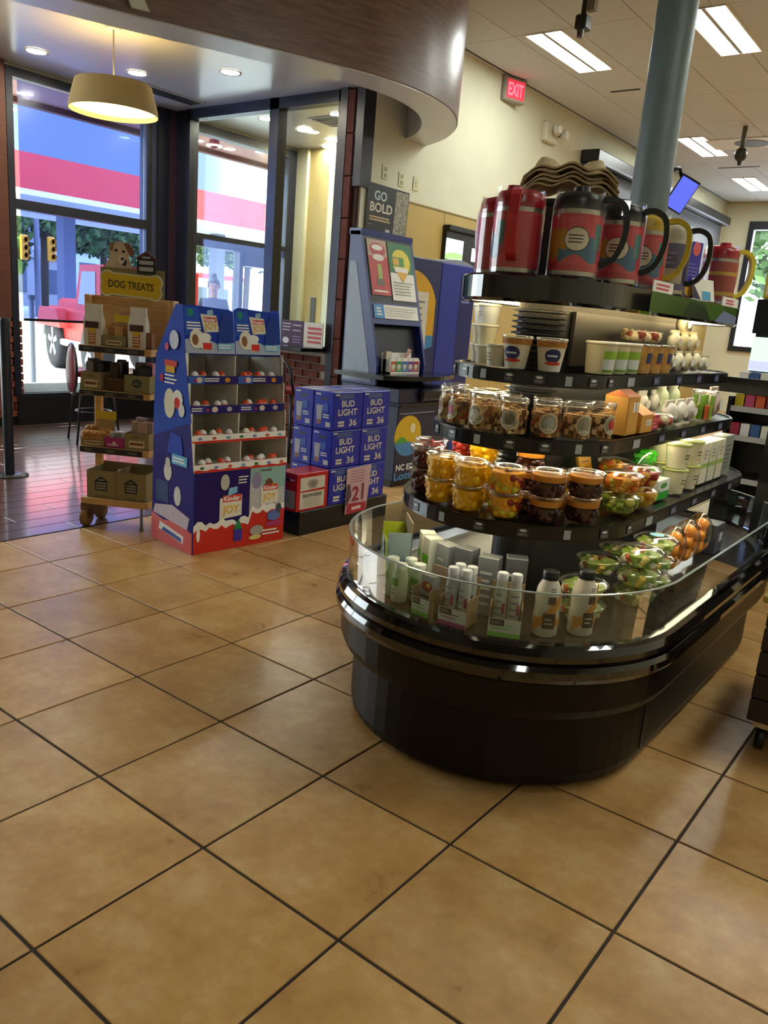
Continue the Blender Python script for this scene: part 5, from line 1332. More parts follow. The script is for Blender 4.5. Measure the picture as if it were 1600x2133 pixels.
signface(.045, .375, .645, .485, lambda F, a0, b0, a1, b1: F.rect(a0, b0, a0 + .13, b1, M('#3c8ac4', .4)).bars(a0 + .03, b0 + .02, a0 + .1, b1 - .02, 3, WHITE, .2, .5).bars(a0 + .15, b0 + .015, a1 - .04, b1 - .015, 4, M('#9a9480', .4), .3, .25), 'banner_print')
ct = MB()
P_ = [(-.16, .30), (-.16, -.18)] + [(-.16 + 1.0 * i / 12, -.20 - .14 * math.sin(PI * i / 12)) for i in range(13)] + [(.84, .2), (.6, .30)]
ct.prism(P_, (0, 0, .865), (1, 0, 0), (0, 1, 0), (0, 0, 1), .035, M('#0a0a0c', .15))
obj('counter', ct, KS)
f = MB(); F = Face(f, (0, -.25, 0), (1, 0, 0), (0, 0, 1), (0, -1, 0))
F.ell(.16, .42, .185, .165, M('#cfa81c', .4), 24)
F.strip(-.02, .34, lambda a: (.42 - .165 * math.sqrt(max(0, 1 - ((a - .16) / .185) ** 2)), .36 + .02 * math.sin((a + .1) * 9)), M('#3f80b4', .4), 20)
F.strip(-.015, .17, lambda a: (.365 + .0 * a, .365 + .05 * math.sin(min(1, (a + .015) / .185) * PI)), M('#4f9c3a', .4), 12)
F.ell(.22, .48, .035, .04, M('#e0d8b0', .4)).text('NC EDUCATION', .33, .165, .05, WHITE, .60).text('Lottery', .22, .085, .085, M('#3f80b4', .4), .42)
obj('cabinet_print', f, KS)
# play slip holder with coloured packs on the counter
hb = thing('slip_holder', 'white rack of coloured play slips on the black kiosk counter', 'holder', (-2.52, 3.98, .9005), PI / 2)
obj('rack', MB().box(0, .40, 0, .10, 0, .012, WHITE).box(0, .40, .095, .10, 0, .16, WHITE).box(0, .003, 0, .10, 0, .11, WHITE).box(.397, .40, 0, .10, 0, .11, WHITE), hb)
for k, c in enumerate(['#c8602c', '#2c8a3c', '#2c6cae', '#6a3c8a', '#b01c38']):
    pk = obj('slip_pack', MB().box(.008 + k * .078, .078 + k * .078, .006, .03, .012, .125, WHITE), hb)
    f = MB(); F = Face(f, (.008 + k * .078, .006, .012), (1, 0, 0), (0, 0, 1), (0, -1, 0)); F.rect(0, .0, .07, .085, M(c, .5)).ell(.035, .045, .026, .02, M('#d9d2c0', .5)).bars(.01, .01, .06, .03, 2, M('#d9d2c0', .5), .2)
    obj('pack_print', f, pk)
obj('loose_slip', MB().add([(.2, .05, .10), (.27, .05, .16), (.30, .06, .2), (.36, .06, .185), (.27, .05, .11)], [(0, 1, 2, 3, 4)], M('#b98a7c', .6)), hb)
obj('tall_slip', MB().box(.0, .07, .05, .08, .012, .17, M('#d0c8b0', .5)), hb)
# vending cabinets behind
vd = thing('ticket_machine', 'dark blue ticket machine with yellow and white arch panel', 'machine', (-2.92, 4.72, 0), PI / 2)
obj('cabinet', MB().cbox(0, .46, 0, .6, .0, 1.87, M('#1a2456', .4), .01), vd)
f = MB(); F = Face(f, (0, 0, 0), (1, 0, 0), (0, 0, 1), (0, -1, 0))
F.strip(-.0, .40, lambda a: (1.1, 1.4 + .36 * math.sqrt(max(0, 1 - (a / .42) ** 2))), M('#cf9c1c', .4), 16).strip(.03, .40, lambda a: (1.0 + .1 * (a / .4), 1.2), M('#3a7cb4', .4), 8).rect(.02, 1.05, .28, 1.58, M('#cfcabc', .4)).bars(.05, 1.3, .24, 1.52, 4, M('#77726c', .4), .3, .3)
obj('arch_print', f, vd)
v2 = thing('ticket_machine', 'bright blue ticket machine with rounded top beside the arch panel', 'machine', (-2.96, 5.24, 0), PI / 2)
obj('cabinet', MB().cbox(0, .62, 0, .62, 0, 1.87, M('#1c2f8c', .35), .012), v2)
obj('crown', MB().prism([(0, 1.87), (.62, 1.87)] + [(.62 - .62 * i / 8, 1.87 + .045 * math.sin(PI * i / 8)) for i in range(1, 8)], (0, .02, 0), (1, 0, 0), (0, 0, 1), (0, 1, 0), .58, M('#8d93a0', .35)), v2)
f = MB(); F = Face(f, (0, 0, 0), (1, 0, 0), (0, 0, 1), (0, -1, 0)); F.rect(.34, .4, .6, 1.78, M('#16205c', .3)).bars(.38, 1.5, .57, 1.7, 3, M('#6a78b4', .4), .3, .3)
obj('front_print', f, v2)

# ================================================================== THINGS ON THE WALLS
ps = thing('poster', 'black GO BOLD poster on the wall above the kiosk', 'poster', (XC + .016, 4.87, 2.10), PI / 2)
obj('sheet', MB().prism([(0, 0), (.63, 0), (.65, .425), (0, .43)], (0, 0, 0), (1, 0, 0), (0, 0, 1), (0, -1, 0), .006, M('#17181a', .4)), ps)
f = MB(); F = Face(f, (0, -.006, 0), (1, 0, 0), (0, 0, 1), (0, -1, 0))
F.poly([(.42, .01), (.62, .01), (.64, .41), (.44, .41)], M('#8a8474', .6, 0, .3, .6, 60))
F.text('GO', .20, .33, .085, M('#a9b8b4', .4), .19).text('BOLD', .22, .225, .085, M('#c4bfa8', .4), .34).bars(.05, .10, .38, .15, 2, M('#b09a6a', .4), .1, .6).bars(.03, .06, .1, .075, 1, M('#7a7466', .4)).rect(.3, .02, .37, .045, M('#a9aeb0', .4))
obj('poster_print', f, ps)
for k, (yy, zz) in enumerate(((5.13, 2.65), (5.39, 2.63), (5.63, 2.63))):
    t = thing('wall_plate', 'cream wall plate above the poster, %s of three' % ['left', 'middle', 'right'][k], 'wall plate', (XC + .001, yy, zz), PI / 2, 'cream wall plates')
    obj('plate', MB().cbox(-.045, .045, -.008, 0, -.065, .065, M('#c9c29a', .5), .003), t)
    if k < 2:
        for dz in (-.028, .028): obj('socket', MB().cbox(-.018, .018, -.011, -.008, dz - .017, dz + .017, M('#9a9270', .5), .002), t)
    else: obj('cover_ridge', MB().cbox(-.012, .012, -.011, -.008, -.03, .03, M('#b9b28a', .5), .002), t)
ex = thing('exit_sign', 'red lit EXIT sign at the top of the cream wall', 'sign', (-3.60, 7.06, 3.74), math.radians(72))
obj('housing', MB().cbox(0, .34, 0, .09, 0, .25, M('#8d8678', .5), .012), ex)
f = MB(); F = Face(f, (0, 0, 0), (1, 0, 0), (0, 0, 1), (0, -1, 0)); F.rect(.05, .03, .31, .22, EMI('#c03040', .9)).text('EXIT', .18, .125, .13, EMI('#ff5468', 2.2), .22)
obj('exit_face', f, ex)
em = thing('emergency_light', 'white twin head emergency light under the ceiling', 'light', (XC + .001, 8.25, 3.64), PI / 2)
obj('housing', MB().cbox(-.16, .16, -.07, 0, -.11, .11, M('#c9c2a6', .5), .012), em)
for s in (0, 1):
    hd = obj('lamp_head', MB().sph((0, 0, 0), .065, M('#b9b5a6', .4), 14, 8, 1, .7, 1), em, (-.02 + .2 * s, -.13, .03 - .02 * s))
    obj('lens', MB().lathe([(.045, -.001), (.04, .012)], M('#e8e4d8', .1), 14), hd, (0, -.045, 0), rot=(PI / 2, 0, 0))
    obj('stem', MB().tube([(0, .0, 0), (0, .08, -.02)], .012, M('#b9b5a6', .4), 6), hd)
# dark wall screen near the blue machines
tv = thing('wall_screen', 'dark wall screen with pale green glowing shapes behind the machines', 'screen', (XC + .016, 6.17, 1.9), PI / 2)
obj('frame', MB().cbox(0, 1.1, -.05, 0, 0, .42, M('#1b1b20', .4), .006).cbox(-.01, 1.11, -.09, 0, .37, .42, M('#101014', .4), .006), tv)
f = MB(); F = Face(f, (0, -.05, 0), (1, 0, 0), (0, 0, 1), (0, -1, 0)); F.rect(.0, .08, .34, .29, EMI('#bcd8cc', 1.3)).poly([(.0, .08), (.34, .1), (.34, .15), (.15, .16), (0, .13)], EMI('#8cc070', 1.2)).poly([(.02, .2), (.2, .19), (.3, .22), (.12, .24)], EMI('#b4c8e8', 1.2))  # emissive pale green and blue shapes laid on the dark screen
obj('picture', f, tv)
f = MB(); Face(f, (0, -.05, 0), (1, 0, 0), (0, 0, 1), (0, -1, 0)).rect(.52, .1, .62, .24, EMI('#d8e0f4', 1.5))
obj('small_patch', f, tv)
# long dark sign band on the cream wall
sbn = thing('sign_band', 'long dark purple sign band high on the cream wall', 'sign', (XC + .002, 9.25, 2.35), PI / 2)
obj('band', MB().cbox(0, 6.2, -.12, 0, 0, 1.15, M('#3c3a46', .4), .01), sbn)
obj('cap_rail', MB().cbox(-.03, 6.23, -.26, 0, 1.15, 1.30, M('#15151a', .35), .012), sbn)
obj('silver_strip', MB().box(0, 6.2, -.27, -.262, 1.13, 1.16, M('#77788c', .3)), sbn)
f = MB(); F = Face(f, (0, -.12, 0), (1, 0, 0), (0, 0, 1), (0, -1, 0)); F.rect(2.4, .08, 5.2, .42, EMI('#8f98e0', .8)).rect(3.4, .1, 3.9, .4, EMI('#c9e4f4', 1.2)).rect(.3, .55, .75, .8, WHITE).rect(.95, .5, 1.5, .7, WHITE)
obj('band_print', f, sbn)
# pillar, hanging monitor, ceiling devices
pil = thing('pillar', 'round grey green steel pillar behind the island', 'pillar', (-.62, 4.0, 0))
obj('shaft', MB().lathe([(.118, .02), (.118, 3.995)], M('#5c6b66', .45, 0, .5, .04, 4), 32), pil)
obj('base_collar', MB().lathe([(.15, 0), (.15, .04), (.125, .06)], M('#4c5854', .45), 32), pil)
mo = thing('hanging_monitor', 'tilted blue monitor on a bracket beside the pillar', 'monitor', (-.49, 4.2, 2.24), 0, None, (.25, .42, math.radians(38)))
obj('casing', MB().cbox(-.064, .064, 0, .025, -.107, .107, BLACK, .004), mo)
obj('screen', MB().box(-.058, .058, -.002, 0, -.098, .094, EMI('#5a68e8', .85)), mo)
obj('bracket', MB().tube([(-.03, .025, -.07), (-.05, .04, -.17), (-.12, .02, -.20)], .016, BLACK, 8), mo)
obj('arm', MB().tube([(-.04, .02, .07), (-.10, .03, .12), (-.16, -.08, .08)], .012, BLACK, 8), mo)
sc = thing('security_camera', 'black security camera on a short ceiling pole near the first light', 'camera', (-1.95, 5.45, ZM))
obj('plate', MB().lathe([(.06, -.012), (.06, 0)], BLACK, 16), sc)
obj('pole', MB().tube([(0, 0, -.01), (0, 0, -.16)], .022, M('#2a2a28', .5), 8).box(.03, .1, -.03, .03, -.14, -.03, M('#77705c', .5)), sc)
obj('camera_body', MB().cbox(-.05, .05, -.05, .07, -.27, -.16, M('#26261f', .4), .012).lathe([(.025, -.33), (.03, -.27)], M('#4a4740', .4), 12, (.0, -.02)), sc)
sc2 = thing('ceiling_projector', 'dark device on a ceiling pole with a round shadow gap plate', 'camera', (-1.86, 10.1, ZM))
obj('pole', MB().tube([(0, 0, 0), (0, 0, -.28)], .03, M('#5d584c', .5), 8), sc2)
obj('body', MB().sph((0, 0, -.33), .08, M('#26231e', .4), 14, 9, 1, 1, 1.1).lathe([(.02, -.46), (.03, -.40)], BLACK, 10), sc2)
vn = thing('ceiling_vent', 'white round ceiling vent plate with dark swirl behind the pole', 'vent', (-2.0, 11.0, ZM - .001))
obj('plate', MB().box(-.55, .55, -.3, .3, -.010, 0, M('#d9d7d4', .6)), vn)
obj('grille', MB().lathe([(.22, -.016), (.22, -.010)], M('#4a463e', .6), 24), vn)
for k, (a, b, yy) in enumerate(((-2.83, -2.49, 8.12), (-2.88, -2.26, 12.6))):
    tag(obj('air_slot', MB().box(a, b, yy - .02, yy + .02, ZM - .006, ZM, M('#2c2820', .6))), 'thin dark air slot in the ceiling, %s' % ('nearer the exit sign' if k == 0 else 'farther beyond the pole'), 'vent', 'ceiling air slots')
vg = thing('vestibule_grille', 'square grey air grille in the vestibule ceiling', 'grille', (-4.8, 5.68, ZR - .001))
obj('frame', MB().box(-.2, .2, -.2, .2, -.008, 0, M('#c4c4c2', .5)), vg)
for k in range(6): obj('slat', MB().box(-.17, .17, -.16 + k * .06, -.13 + k * .06, -.014, -.008, M('#6d6e70', .5)), vg)
vg2 = thing('ceiling_grille', 'dark slotted air grille behind the pendant lamp', 'grille', (-5.75, 4.2, ZR - .001))
obj('frame', MB().box(-.12, .12, -.45, .45, -.008, 0, M('#b4b4b8', .5)), vg2)
for k in range(3): obj('slat', MB().box(-.09 + k * .065, -.05 + k * .065, -.42, .42, -.014, -.008, M('#33343a', .5)), vg2)

# ================================================================== SEATING AREA
cl = thing('counter_ledge', 'black counter ledge in front of the brick half wall', 'counter', (0, 0, 0))
obj('top', MB().cbox(-5.98, -3.9, 4.40, 4.735, .955, .99, M('#101014', .25), .006), cl)
for xx in (-5.6, -5.0): obj('support', MB().box(xx, xx + .05, 4.5, 4.735, 0, .955, BLACK), cl)
cb = thing('notice_board', 'dark and cream notice cards standing on the counter ledge', 'notice', (-4.43, 4.66, .991))
obj('card', MB().box(0, .30, 0, .006, 0, .24, M('#3c1a24', .5)).box(.31, .56, .0, .006, 0, .235, M('#cfc8b4', .5)), cb)
f = MB(); F = Face(f, (0, 0, 0), (1, 0, 0), (0, 0, 1), (0, -1, 0)); F.bars(.02, .13, .13, .22, 3, M('#c9b4b8', .5), .1, .3).bars(.16, .12, .28, .22, 2, M('#a8949c', .5), .2, .3).ell(.07, .045, .045, .03, M('#d8d2cc', .5)).bars(.16, .02, .28, .1, 3, M('#8d7a9c', .5), .2, .4).bars(.36, .03, .55, .2, 4, M('#b8483c', .5), .1, .55)
obj('notice_print', f, cb)
def chair(label, x, y, rz, seatc, backc=None, arch=True):
    t = thing('cafe_chair', label, 'chair', (x, y, 0), rz, 'metal cafe chairs')
    obj('seat', MB().lathe([(.19, .60), (.2, .615), (.19, .645), (.12, .65)], seatc, 24), t)
    for (sx, sy) in ((-1, -1), (1, -1), (-1, 1), (1, 1)): obj('leg', MB().tube([(sx * .13, sy * .13, .60), (sx * .19, sy * .19, 0)], .011, BLACK, 8), t)
    if arch:
        P = [(-.19, .17, .62)] + [(-.19 * math.cos(PI * i / 10), .2, .72 + .2 * math.sin(PI * i / 10)) for i in range(11)] + [(.19, .17, .62)]
        obj('back_hoop', MB().tube(P, .012, BLACK, 8), t)
        for xx in (-.09, 0, .09): obj('back_rod', MB().tube([(xx, .18, .62), (xx, .2, .72 + .2 * math.sqrt(max(0, 1 - (xx / .19) ** 2)))], .008, BLACK, 6), t)
    else:
        obj('back_pad', MB().sph((0, .19, .66), .2, backc, 20, 10, 1, .14, 1.1), t)
        obj('back_hoop', MB().tube([(.205 * math.cos(a), .19, .66 + .225 * math.sin(a)) for a in [i * 2 * PI / 24 for i in range(24)]], .012, BLACK, 8, True), t)
    obj('footrest', MB().tube([(.16 * math.cos(a), .16 * math.sin(a), .28) for a in [i * 2 * PI / 16 for i in range(16)]], .008, BLACK, 6, True), t)
RS = M('#8c1422', .45)
chair('black hoop back chair with red seat before the brick wall, left', -4.32, 4.12, PI, RS)
chair('black hoop back chair with red seat before the brick wall, right', -3.75, 4.14, PI, RS)
chair('red oval back chair between the dog treat rack and the window', -5.235, 3.08, math.radians(160), RS, M('#6d1420', .4), False)
po = thing('metal_post', 'black metal post on a flat round base at the left edge', 'post', (-4.243, 1.743, 0))
obj('shaft', MB().lathe([(.036, .01), (.036, 1.1), (.03, 1.125)], M('#1b1f2a', .3), 20), po)
obj('base_plate', MB().lathe([(.13, 0), (.13, .008), (.05, .016)], M('#14161c', .35), 28), po)
# slatted cart at the right edge
cr = thing('display_cart', 'dark slatted wooden cart on casters at the right edge', 'cart', (.91, 1.60, 0), math.radians(3))
CW = M('#2c231c', .5, 0, .4, .15, 8, 0, 0, (1, 8, 1))
for k in range(5): obj('slat', MB().cbox(0, .6, 0, .6, .11 + k * .085, .19 + k * .085, CW, .004), cr)
obj('top_board', MB().cbox(-.02, .62, -.02, .62, .535, .56, M('#8f7a34', .5), .004), cr)
for (a, b) in ((.05, .05), (.55, .05), (.05, .55), (.55, .55)):
    w_ = obj('caster', MB().box(a - .03, a + .03, b - .03, b + .03, .085, .11, STEEL), cr)
    cw = MB(); q = MB().lathe([(.012, -.014), (.042, -.014), (.042, .014), (.012, .014)], BLACK, 20); cw.v = [(a + z, b + x, .042 + y) for x, y, z in q.v]; cw.f, cw.m, cw.ms, cw.sm = q.f, q.m, q.ms, q.sm
    obj('wheel', cw, w_)
# gondola beyond the island
go = thing('gondola_shelf', 'black gondola shelf with small packs beyond the island', 'shelf', (.12, 3.9, 0))
obj('frame', MB().box(-.02, 1.4, .30, .34, 0, 1.62, BLACK).box(-.02, 0, -.06, .34, 0, 1.05, BLACK).box(-.02, 1.4, -.06, .34, 0, .12, BLACK).box(-.02, 1.4, .2, .34, 1.42, 1.62, M('#101418', .3)), go)
for k, z in enumerate((.55, .80, .97, 1.10)): obj('shelf_board', MB().cbox(0, 1.38, -.05, .30, z, z + .022, M('#1a1a1c', .4), .003).box(0, 1.38, -.054, -.05, z - .005, z + .027, M('#a9a9a4', .4)), go)
obj('screen', MB().box(.0, .5, .18, .20, 1.20, 1.40, EMI('#c4dccc', 1.0)).box(.0, .5, .176, .18, 1.205, 1.26, EMI('#b4b8dc', 1.0)), go)
PKC = ['#a83044', '#c9b02c', '#d8d4cc', '#c04a6c', '#3a5a8c', '#c85a34', '#d9d4c0', '#7a2c3c', '#4a8a5a']
for l, z in enumerate((.822, .992, 1.122)):
    for k in range(9):
        o = tag(obj('snack_pack', (lambda c: (lambda b: b.cbox(0, .05, 0, .09, .001, .075, M(PKC[c], .4), .003)))((k * 2 + l) % 9), None, (.13 + k * .058, 3.87, z), 0, key=('pk', (k * 2 + l) % 9)),
                'small candy pack on the gondola, %s board, %s from the left' % (['lower', 'middle', 'upper'][l], ORD[k]), 'pack', 'candy packs on the gondola')
for k, (x, w, h, c, lab) in enumerate(((.14, .09, .22, '#c0a828', 'tall yellow bag on top of the gondola'), (.24, .12, .23, '#4a2a6c', 'purple bag beside the yellow bag on the gondola'), (.38, .12, .2, '#b8622c', 'orange box farthest right on the gondola'))):
    t = thing('top_bag', lab, 'bag', (x, 4.03, 1.4205 + .2), 0)
    obj('bag', MB().cbox(0, w, 0, .1, .0, h, M(c, .4), .01), t)
    f = MB(); F = Face(f, (0, 0, 0), (1, 0, 0), (0, 0, 1), (0, -1, 0)); F.rect(w * .15, h * .1, w * .85, h * .35, M('#d8c8a8', .5)).bars(w * .2, h * .5, w * .8, h * .8, 3, M('#d0a8b0', .5), .3, .3)
    obj('print', f, t)

# ================================================================== OUTDOORS
GZ = .04
tag(obj('forecourt', MB().box(-60, -6.6, -40, 70, -.3, GZ - .2, M('#b9b9b4', .8, 0, .3, .06, .6))), 'pale concrete forecourt outside the windows', 'pavement')['kind'] = 'structure'
obj('forecourt_rise', MB().box(-60, -9.0, -40, 70, -.2, GZ, M('#b9b9b4', .8, 0, .3, .06, .6)))['kind'] = 'structure'
cn = thing('fuel_canopy', 'long red fuel station canopy outside', 'canopy', (-18, 0, 0))
CR = M('#c8202c', .35)
obj('fascia', MB().box(-.15, 0, 2, 24, 3.60, 4.42, CR), cn)
obj('deck', MB().box(-9, -.15, 2, 24, 3.7, 4.3, M('#d8d8d8', .6)), cn)
obj('white_edge', MB().box(-.16, .01, 2, 24, 3.47, 3.60, M('#d8dce0', .5)), cn)
for yy in (7, 13, 19): obj('column', MB().box(-4.5, -4.1, yy, yy + .4, .04, 3.7, M('#5d6684', .5)), cn)
f = MB(); F = Face(f, (0, 17.4, 3.6), (0, 1, 0), (0, 0, 1), (1, 0, 0))
for k in range(6): F.rect(0, .62 - k * .09, .6 - .02 * k, .66 - k * .09, M('#d8b02c', .4))
F.bars(.75, .2, 1.5, .6, 2, WHITE, .2, .5).strip(0, 1.5, lambda a: (.06 + .05 * math.sin(a), .10 + .05 * math.sin(a)), M('#d8b02c', .4), 8)
obj('canopy_mark', f, cn)
os_ = thing('eave', 'brown red eave of the shop with a round lamp over the door', 'eave', (0, 0, 0))
obj('soffit', MB().box(-7.75, -6.52, 0, 9, 3.34, 3.4, M('#b98a84', .6)), os_)
obj('fascia', MB().box(-7.85, -7.75, 0, 9, 3.28, 3.75, M('#6d3430', .6)), os_)
obj('dome_lamp', MB().sph((-7.2, 6.1, 3.30), .07, M('#7a1c20', .4), 12, 8).lathe([(.10, 3.26), (.10, 3.275)], EMI('#fff4dd', 4), 16, (-7.2, 6.1)), os_)
# red off-road car
JR = M('#c22a22', .5, 0, .3, .02, 5, 0)
je = thing('off_road_car', 'red off-road car parked outside the left window', 'car', (-11.31, 7.20, GZ), math.radians(165))      # nose along world -x
obj('body', MB().cbox(-2.3, .62, -.78, .78, .48, 1.02, JR, .05), je)
obj('hood', MB().cbox(-.95, .60, -.60, .60, .95, 1.16, JR, .06), je)
obj('cabin', MB().prism([(-2.25, 1.0), (-.85, 1.0), (-1.15, 1.70), (-2.25, 1.70)], (0, -.74, 0), (1, 0, 0), (0, 0, 1), (0, 1, 0), 1.48, JR), je)
obj('side_glass', MB().prism([(-1.9, 1.1), (-1.05, 1.1), (-1.25, 1.6), (-1.9, 1.6)], (0, .735, 0), (1, 0, 0), (0, 0, 1), (0, 1, 0), .012, M('#1a1c26', .1)).prism([(-1.9, 1.1), (-1.05, 1.1), (-1.25, 1.6), (-1.9, 1.6)], (0, -.747, 0), (1, 0, 0), (0, 0, 1), (0, 1, 0), .012, M('#1a1c26', .1)), je, kind='stuff')
obj('fender', MB().prism([(-.75, .70), (-.5, 1.0), (.45, 1.0), (.66, .70)], (0, .62, 0), (1, 0, 0), (0, 0, 1), (0, 1, 0), .32, JR), je)
obj('running_board', MB().cbox(-1.4, -.5, .76, .88, .42, .52, M('#d0d2d6', .4), .02), je)
obj('bumper', MB().cbox(.6, .78, -.8, .8, .5, .72, M('#2a2b30', .5), .03), je)
for (xx, yy) in ((0, .72), (-1.9, .72), (0, -.72), (-1.9, -.72)):
    q = MB().lathe([(.25, -.13), (.41, -.13), (.435, -.09), (.435, .09), (.41, .13), (.25, .13)], M('#1c1d22', .8), 28); w_ = MB(); w_.v = [(x, z, y) for x, y, z in q.v]; w_.f = [f_[::-1] for f_ in q.f]; w_.m, w_.ms, w_.sm = q.m, q.ms, q.sm
    wh_ = obj('wheel', w_, je, (xx, yy, .435))
    r_ = MB(); s_ = 1 if yy > 0 else -1
    q = MB().lathe([(.25, 0), (.25, .02), (.05, .05)], M('#b9bcc4', .3, .5), 20); r_.v = [(x, s_ * (z + .07), y) for x, y, z in q.v]; r_.f, r_.m, r_.ms, r_.sm = q.f, q.m, q.ms, q.sm
    rim = obj('rim', r_, wh_)
    sp_ = MB()
    for k in range(5):
        a = k * 2 * PI / 5; sp_.prism([(-.03, .05), (.03, .05), (.045, .24), (-.045, .24)], (0, s_ * .12, 0), (math.cos(a), 0, math.sin(a)), (-math.sin(a), 0, math.cos(a)), (0, s_ * 1, 0), .02, M('#d4d6dc', .3, .4))
    obj('spoke', sp_, rim, kind='stuff')
# trees, buildings, street furniture
def tree(x, y, h, r, c, label):
    t = thing('tree', label, 'tree', (x, y, GZ), 0, 'trees across the road')
    obj('trunk', MB().tube([(0, 0, 0), (.1, 0, h * .4), (0, .1, h * .8)], .2, M('#3d3328', .8), 8), t)
    b = MB(); rnd = random.Random(int(x * 10 + y))
    for k in range(2600):
        a, e = rnd.uniform(0, 2 * PI), rnd.uniform(-.5, 1.4)
        rr = r * rnd.uniform(.5, 1.0)
        c0 = Vector((rr * math.cos(a) * math.cos(e), rr * math.sin(a) * math.cos(e), h * .62 + rr * .75 * math.sin(e)))
        s = rnd.uniform(.14, .34); u = Vector((rnd.uniform(-1, 1), rnd.uniform(-1, 1), rnd.uniform(-1, 1))).normalized(); w = u.orthogonal().normalized()
        b.add([c0 - u * s, c0 + w * s * .6, c0 + u * s, c0 - w * s * .6], [(0, 1, 2, 3)], M(c[k % len(c)], .7))
    obj('foliage', b, t, kind='stuff')
GN = ['#2c4420', '#3d5c2c', '#20331a', '#4f6c38']
for k, (x, y, h, r, lab) in enumerate(((-38, 21.5, 7.5, 3.0, 'broad tree seen through the tinted shade, behind the car'), (-42, 27.5, 7, 3, 'tree right of the broad tree beyond the road'), (-46, 18.5, 6, 2.6, 'small tree at the left edge of the window view'), (-40, 37, 7.5, 3.4, 'tree seen through the doors under the canopy'), (-46, 33.2, 6, 2.2, 'far tree behind the canopy columns'), (-7, 35, 7.5, 4.2, 'tree outside the far end window'), (-35, 16.2, 4.6, 2.6, 'low dense tree left of the traffic lights'), (-36, 26.6, 4.8, 2.1, 'low dense tree right of the traffic lights'))):
    tree(x, y, h, r, GN, lab)
def house(x, y, w, d, h, c, label, band='#8d9098'):
    t = thing('building', label, 'building', (x, y, GZ), 0, 'buildings across the road')
    obj('wall', MB().box(-d, 0, 0, w, 0, h, M(c, .8)), t)
    obj('roof_edge', MB().box(-d - .2, .2, -.2, w + .2, h, h + .35, M(band, .6)), t)
    for k in range(int(w // 2.2)): obj('window', MB().box(0, .05, .5 + k * 2.2, 1.9 + k * 2.2, .9, h - .7, M('#3f4a5c', .2)), t)
house(-52, 22, 9, 6, 3.2, '#8d8f92', 'long white building across the road at left')
house(-50, 38, 8, 6, 3.0, '#c4c9cf', 'pale building across the road seen through the doors', '#a83038')
house(-54, 33, 4, 5, 4, '#b9c4c2', 'grey green building farther across the road')
def signal(x, y, z, label):
    t = thing('traffic_light', label, 'traffic light', (x, y, z), 0, 'traffic lights')
    obj('housing', MB().cbox(-.1, .1, -.14, .14, -.5, .5, M('#d09024', .5), .03), t)
    obj('hanger', MB().tube([(0, 0, .5), (0, 0, 4.93 - z)], .02, BLACK, 6), t)
    for k in range(3):
        q = MB().lathe([(.1, 0), (.12, .14)], M('#c4841c', .5), 14, cap1=False); v = MB(); v.v = [(.1 + z_, x_, .31 - k * .31 + y_) for x_, y_, z_ in q.v]; v.f, v.m, v.ms, v.sm = q.f, q.m, q.ms, q.sm
        obj('visor', v, t)
signal(-32, 18.4, 2.95, 'yellow traffic light left of the dog treat rack')
signal(-32, 17.18, 2.9, 'smaller yellow traffic light at the far left')
tag(obj('span_wire', MB().tube([(-32, -10, 4.9), (-32, 60, 5.0)], .02, BLACK, 5)), 'thin black span wire carrying the traffic lights', 'wire')
pm = thing('sign_pole', 'grey utility pole outside the left window', 'pole', (-9.3, 4.77, GZ))
obj('pole', MB().lathe([(.035, 0), (.035, 1.15)], M('#6d7480', .5), 12), pm)
obj('cap', MB().lathe([(.05, 1.14), (.05, 1.2)], M('#555b66', .5), 12), pm)
tag(obj('street_pole', MB().lathe([(.14, GZ), (.11, 4.4)], M('#5a6070', .6), 12, (-33.5, 18.6))), 'tall grey street pole behind the tinted shade', 'pole')
bo = thing('bollard_sign', 'red and white banded post outside the right hand door', 'post', (-9.6, 9.65, GZ))
for k in range(5): obj('band', MB().lathe([(.11, .35 + k * .30), (.11, .645 + k * .30)], M('#c8242c' if k % 2 else '#e2e2e0', .4), 16), bo)
obj('foot', MB().lathe([(.16, 0), (.11, .35)], M('#d8d8d8', .5), 16), bo)
ca = thing('parked_car', 'white car parked beyond the doors', 'car', (-15.5, 11.2, GZ), math.radians(70))
obj('body', MB().cbox(-2.1, 2.1, -.85, .85, .3, .85, M('#d9dbdf', .25), .12), ca)
obj('cabin', MB().prism([(-1.6, .8), (1.0, .8), (.4, 1.4), (-1.2, 1.4)], (0, -.72, 0), (1, 0, 0), (0, 0, 1), (0, 1, 0), 1.44, M('#20242c', .15)), ca)
for (xx, yy) in ((1.3, .8), (-1.3, .8), (1.3, -.8), (-1.3, -.8)):
    q = MB().lathe([(.12, -.1), (.32, -.1), (.32, .1), (.12, .1)], M('#1c1d22', .8), 20); w_ = MB(); w_.v = [(xx + x, yy + z, .32 + y) for x, y, z in q.v]; w_.f = [f_[::-1] for f_ in q.f]; w_.m, w_.ms, w_.sm = q.m, q.ms, q.sm
    obj('wheel', w_, ca)

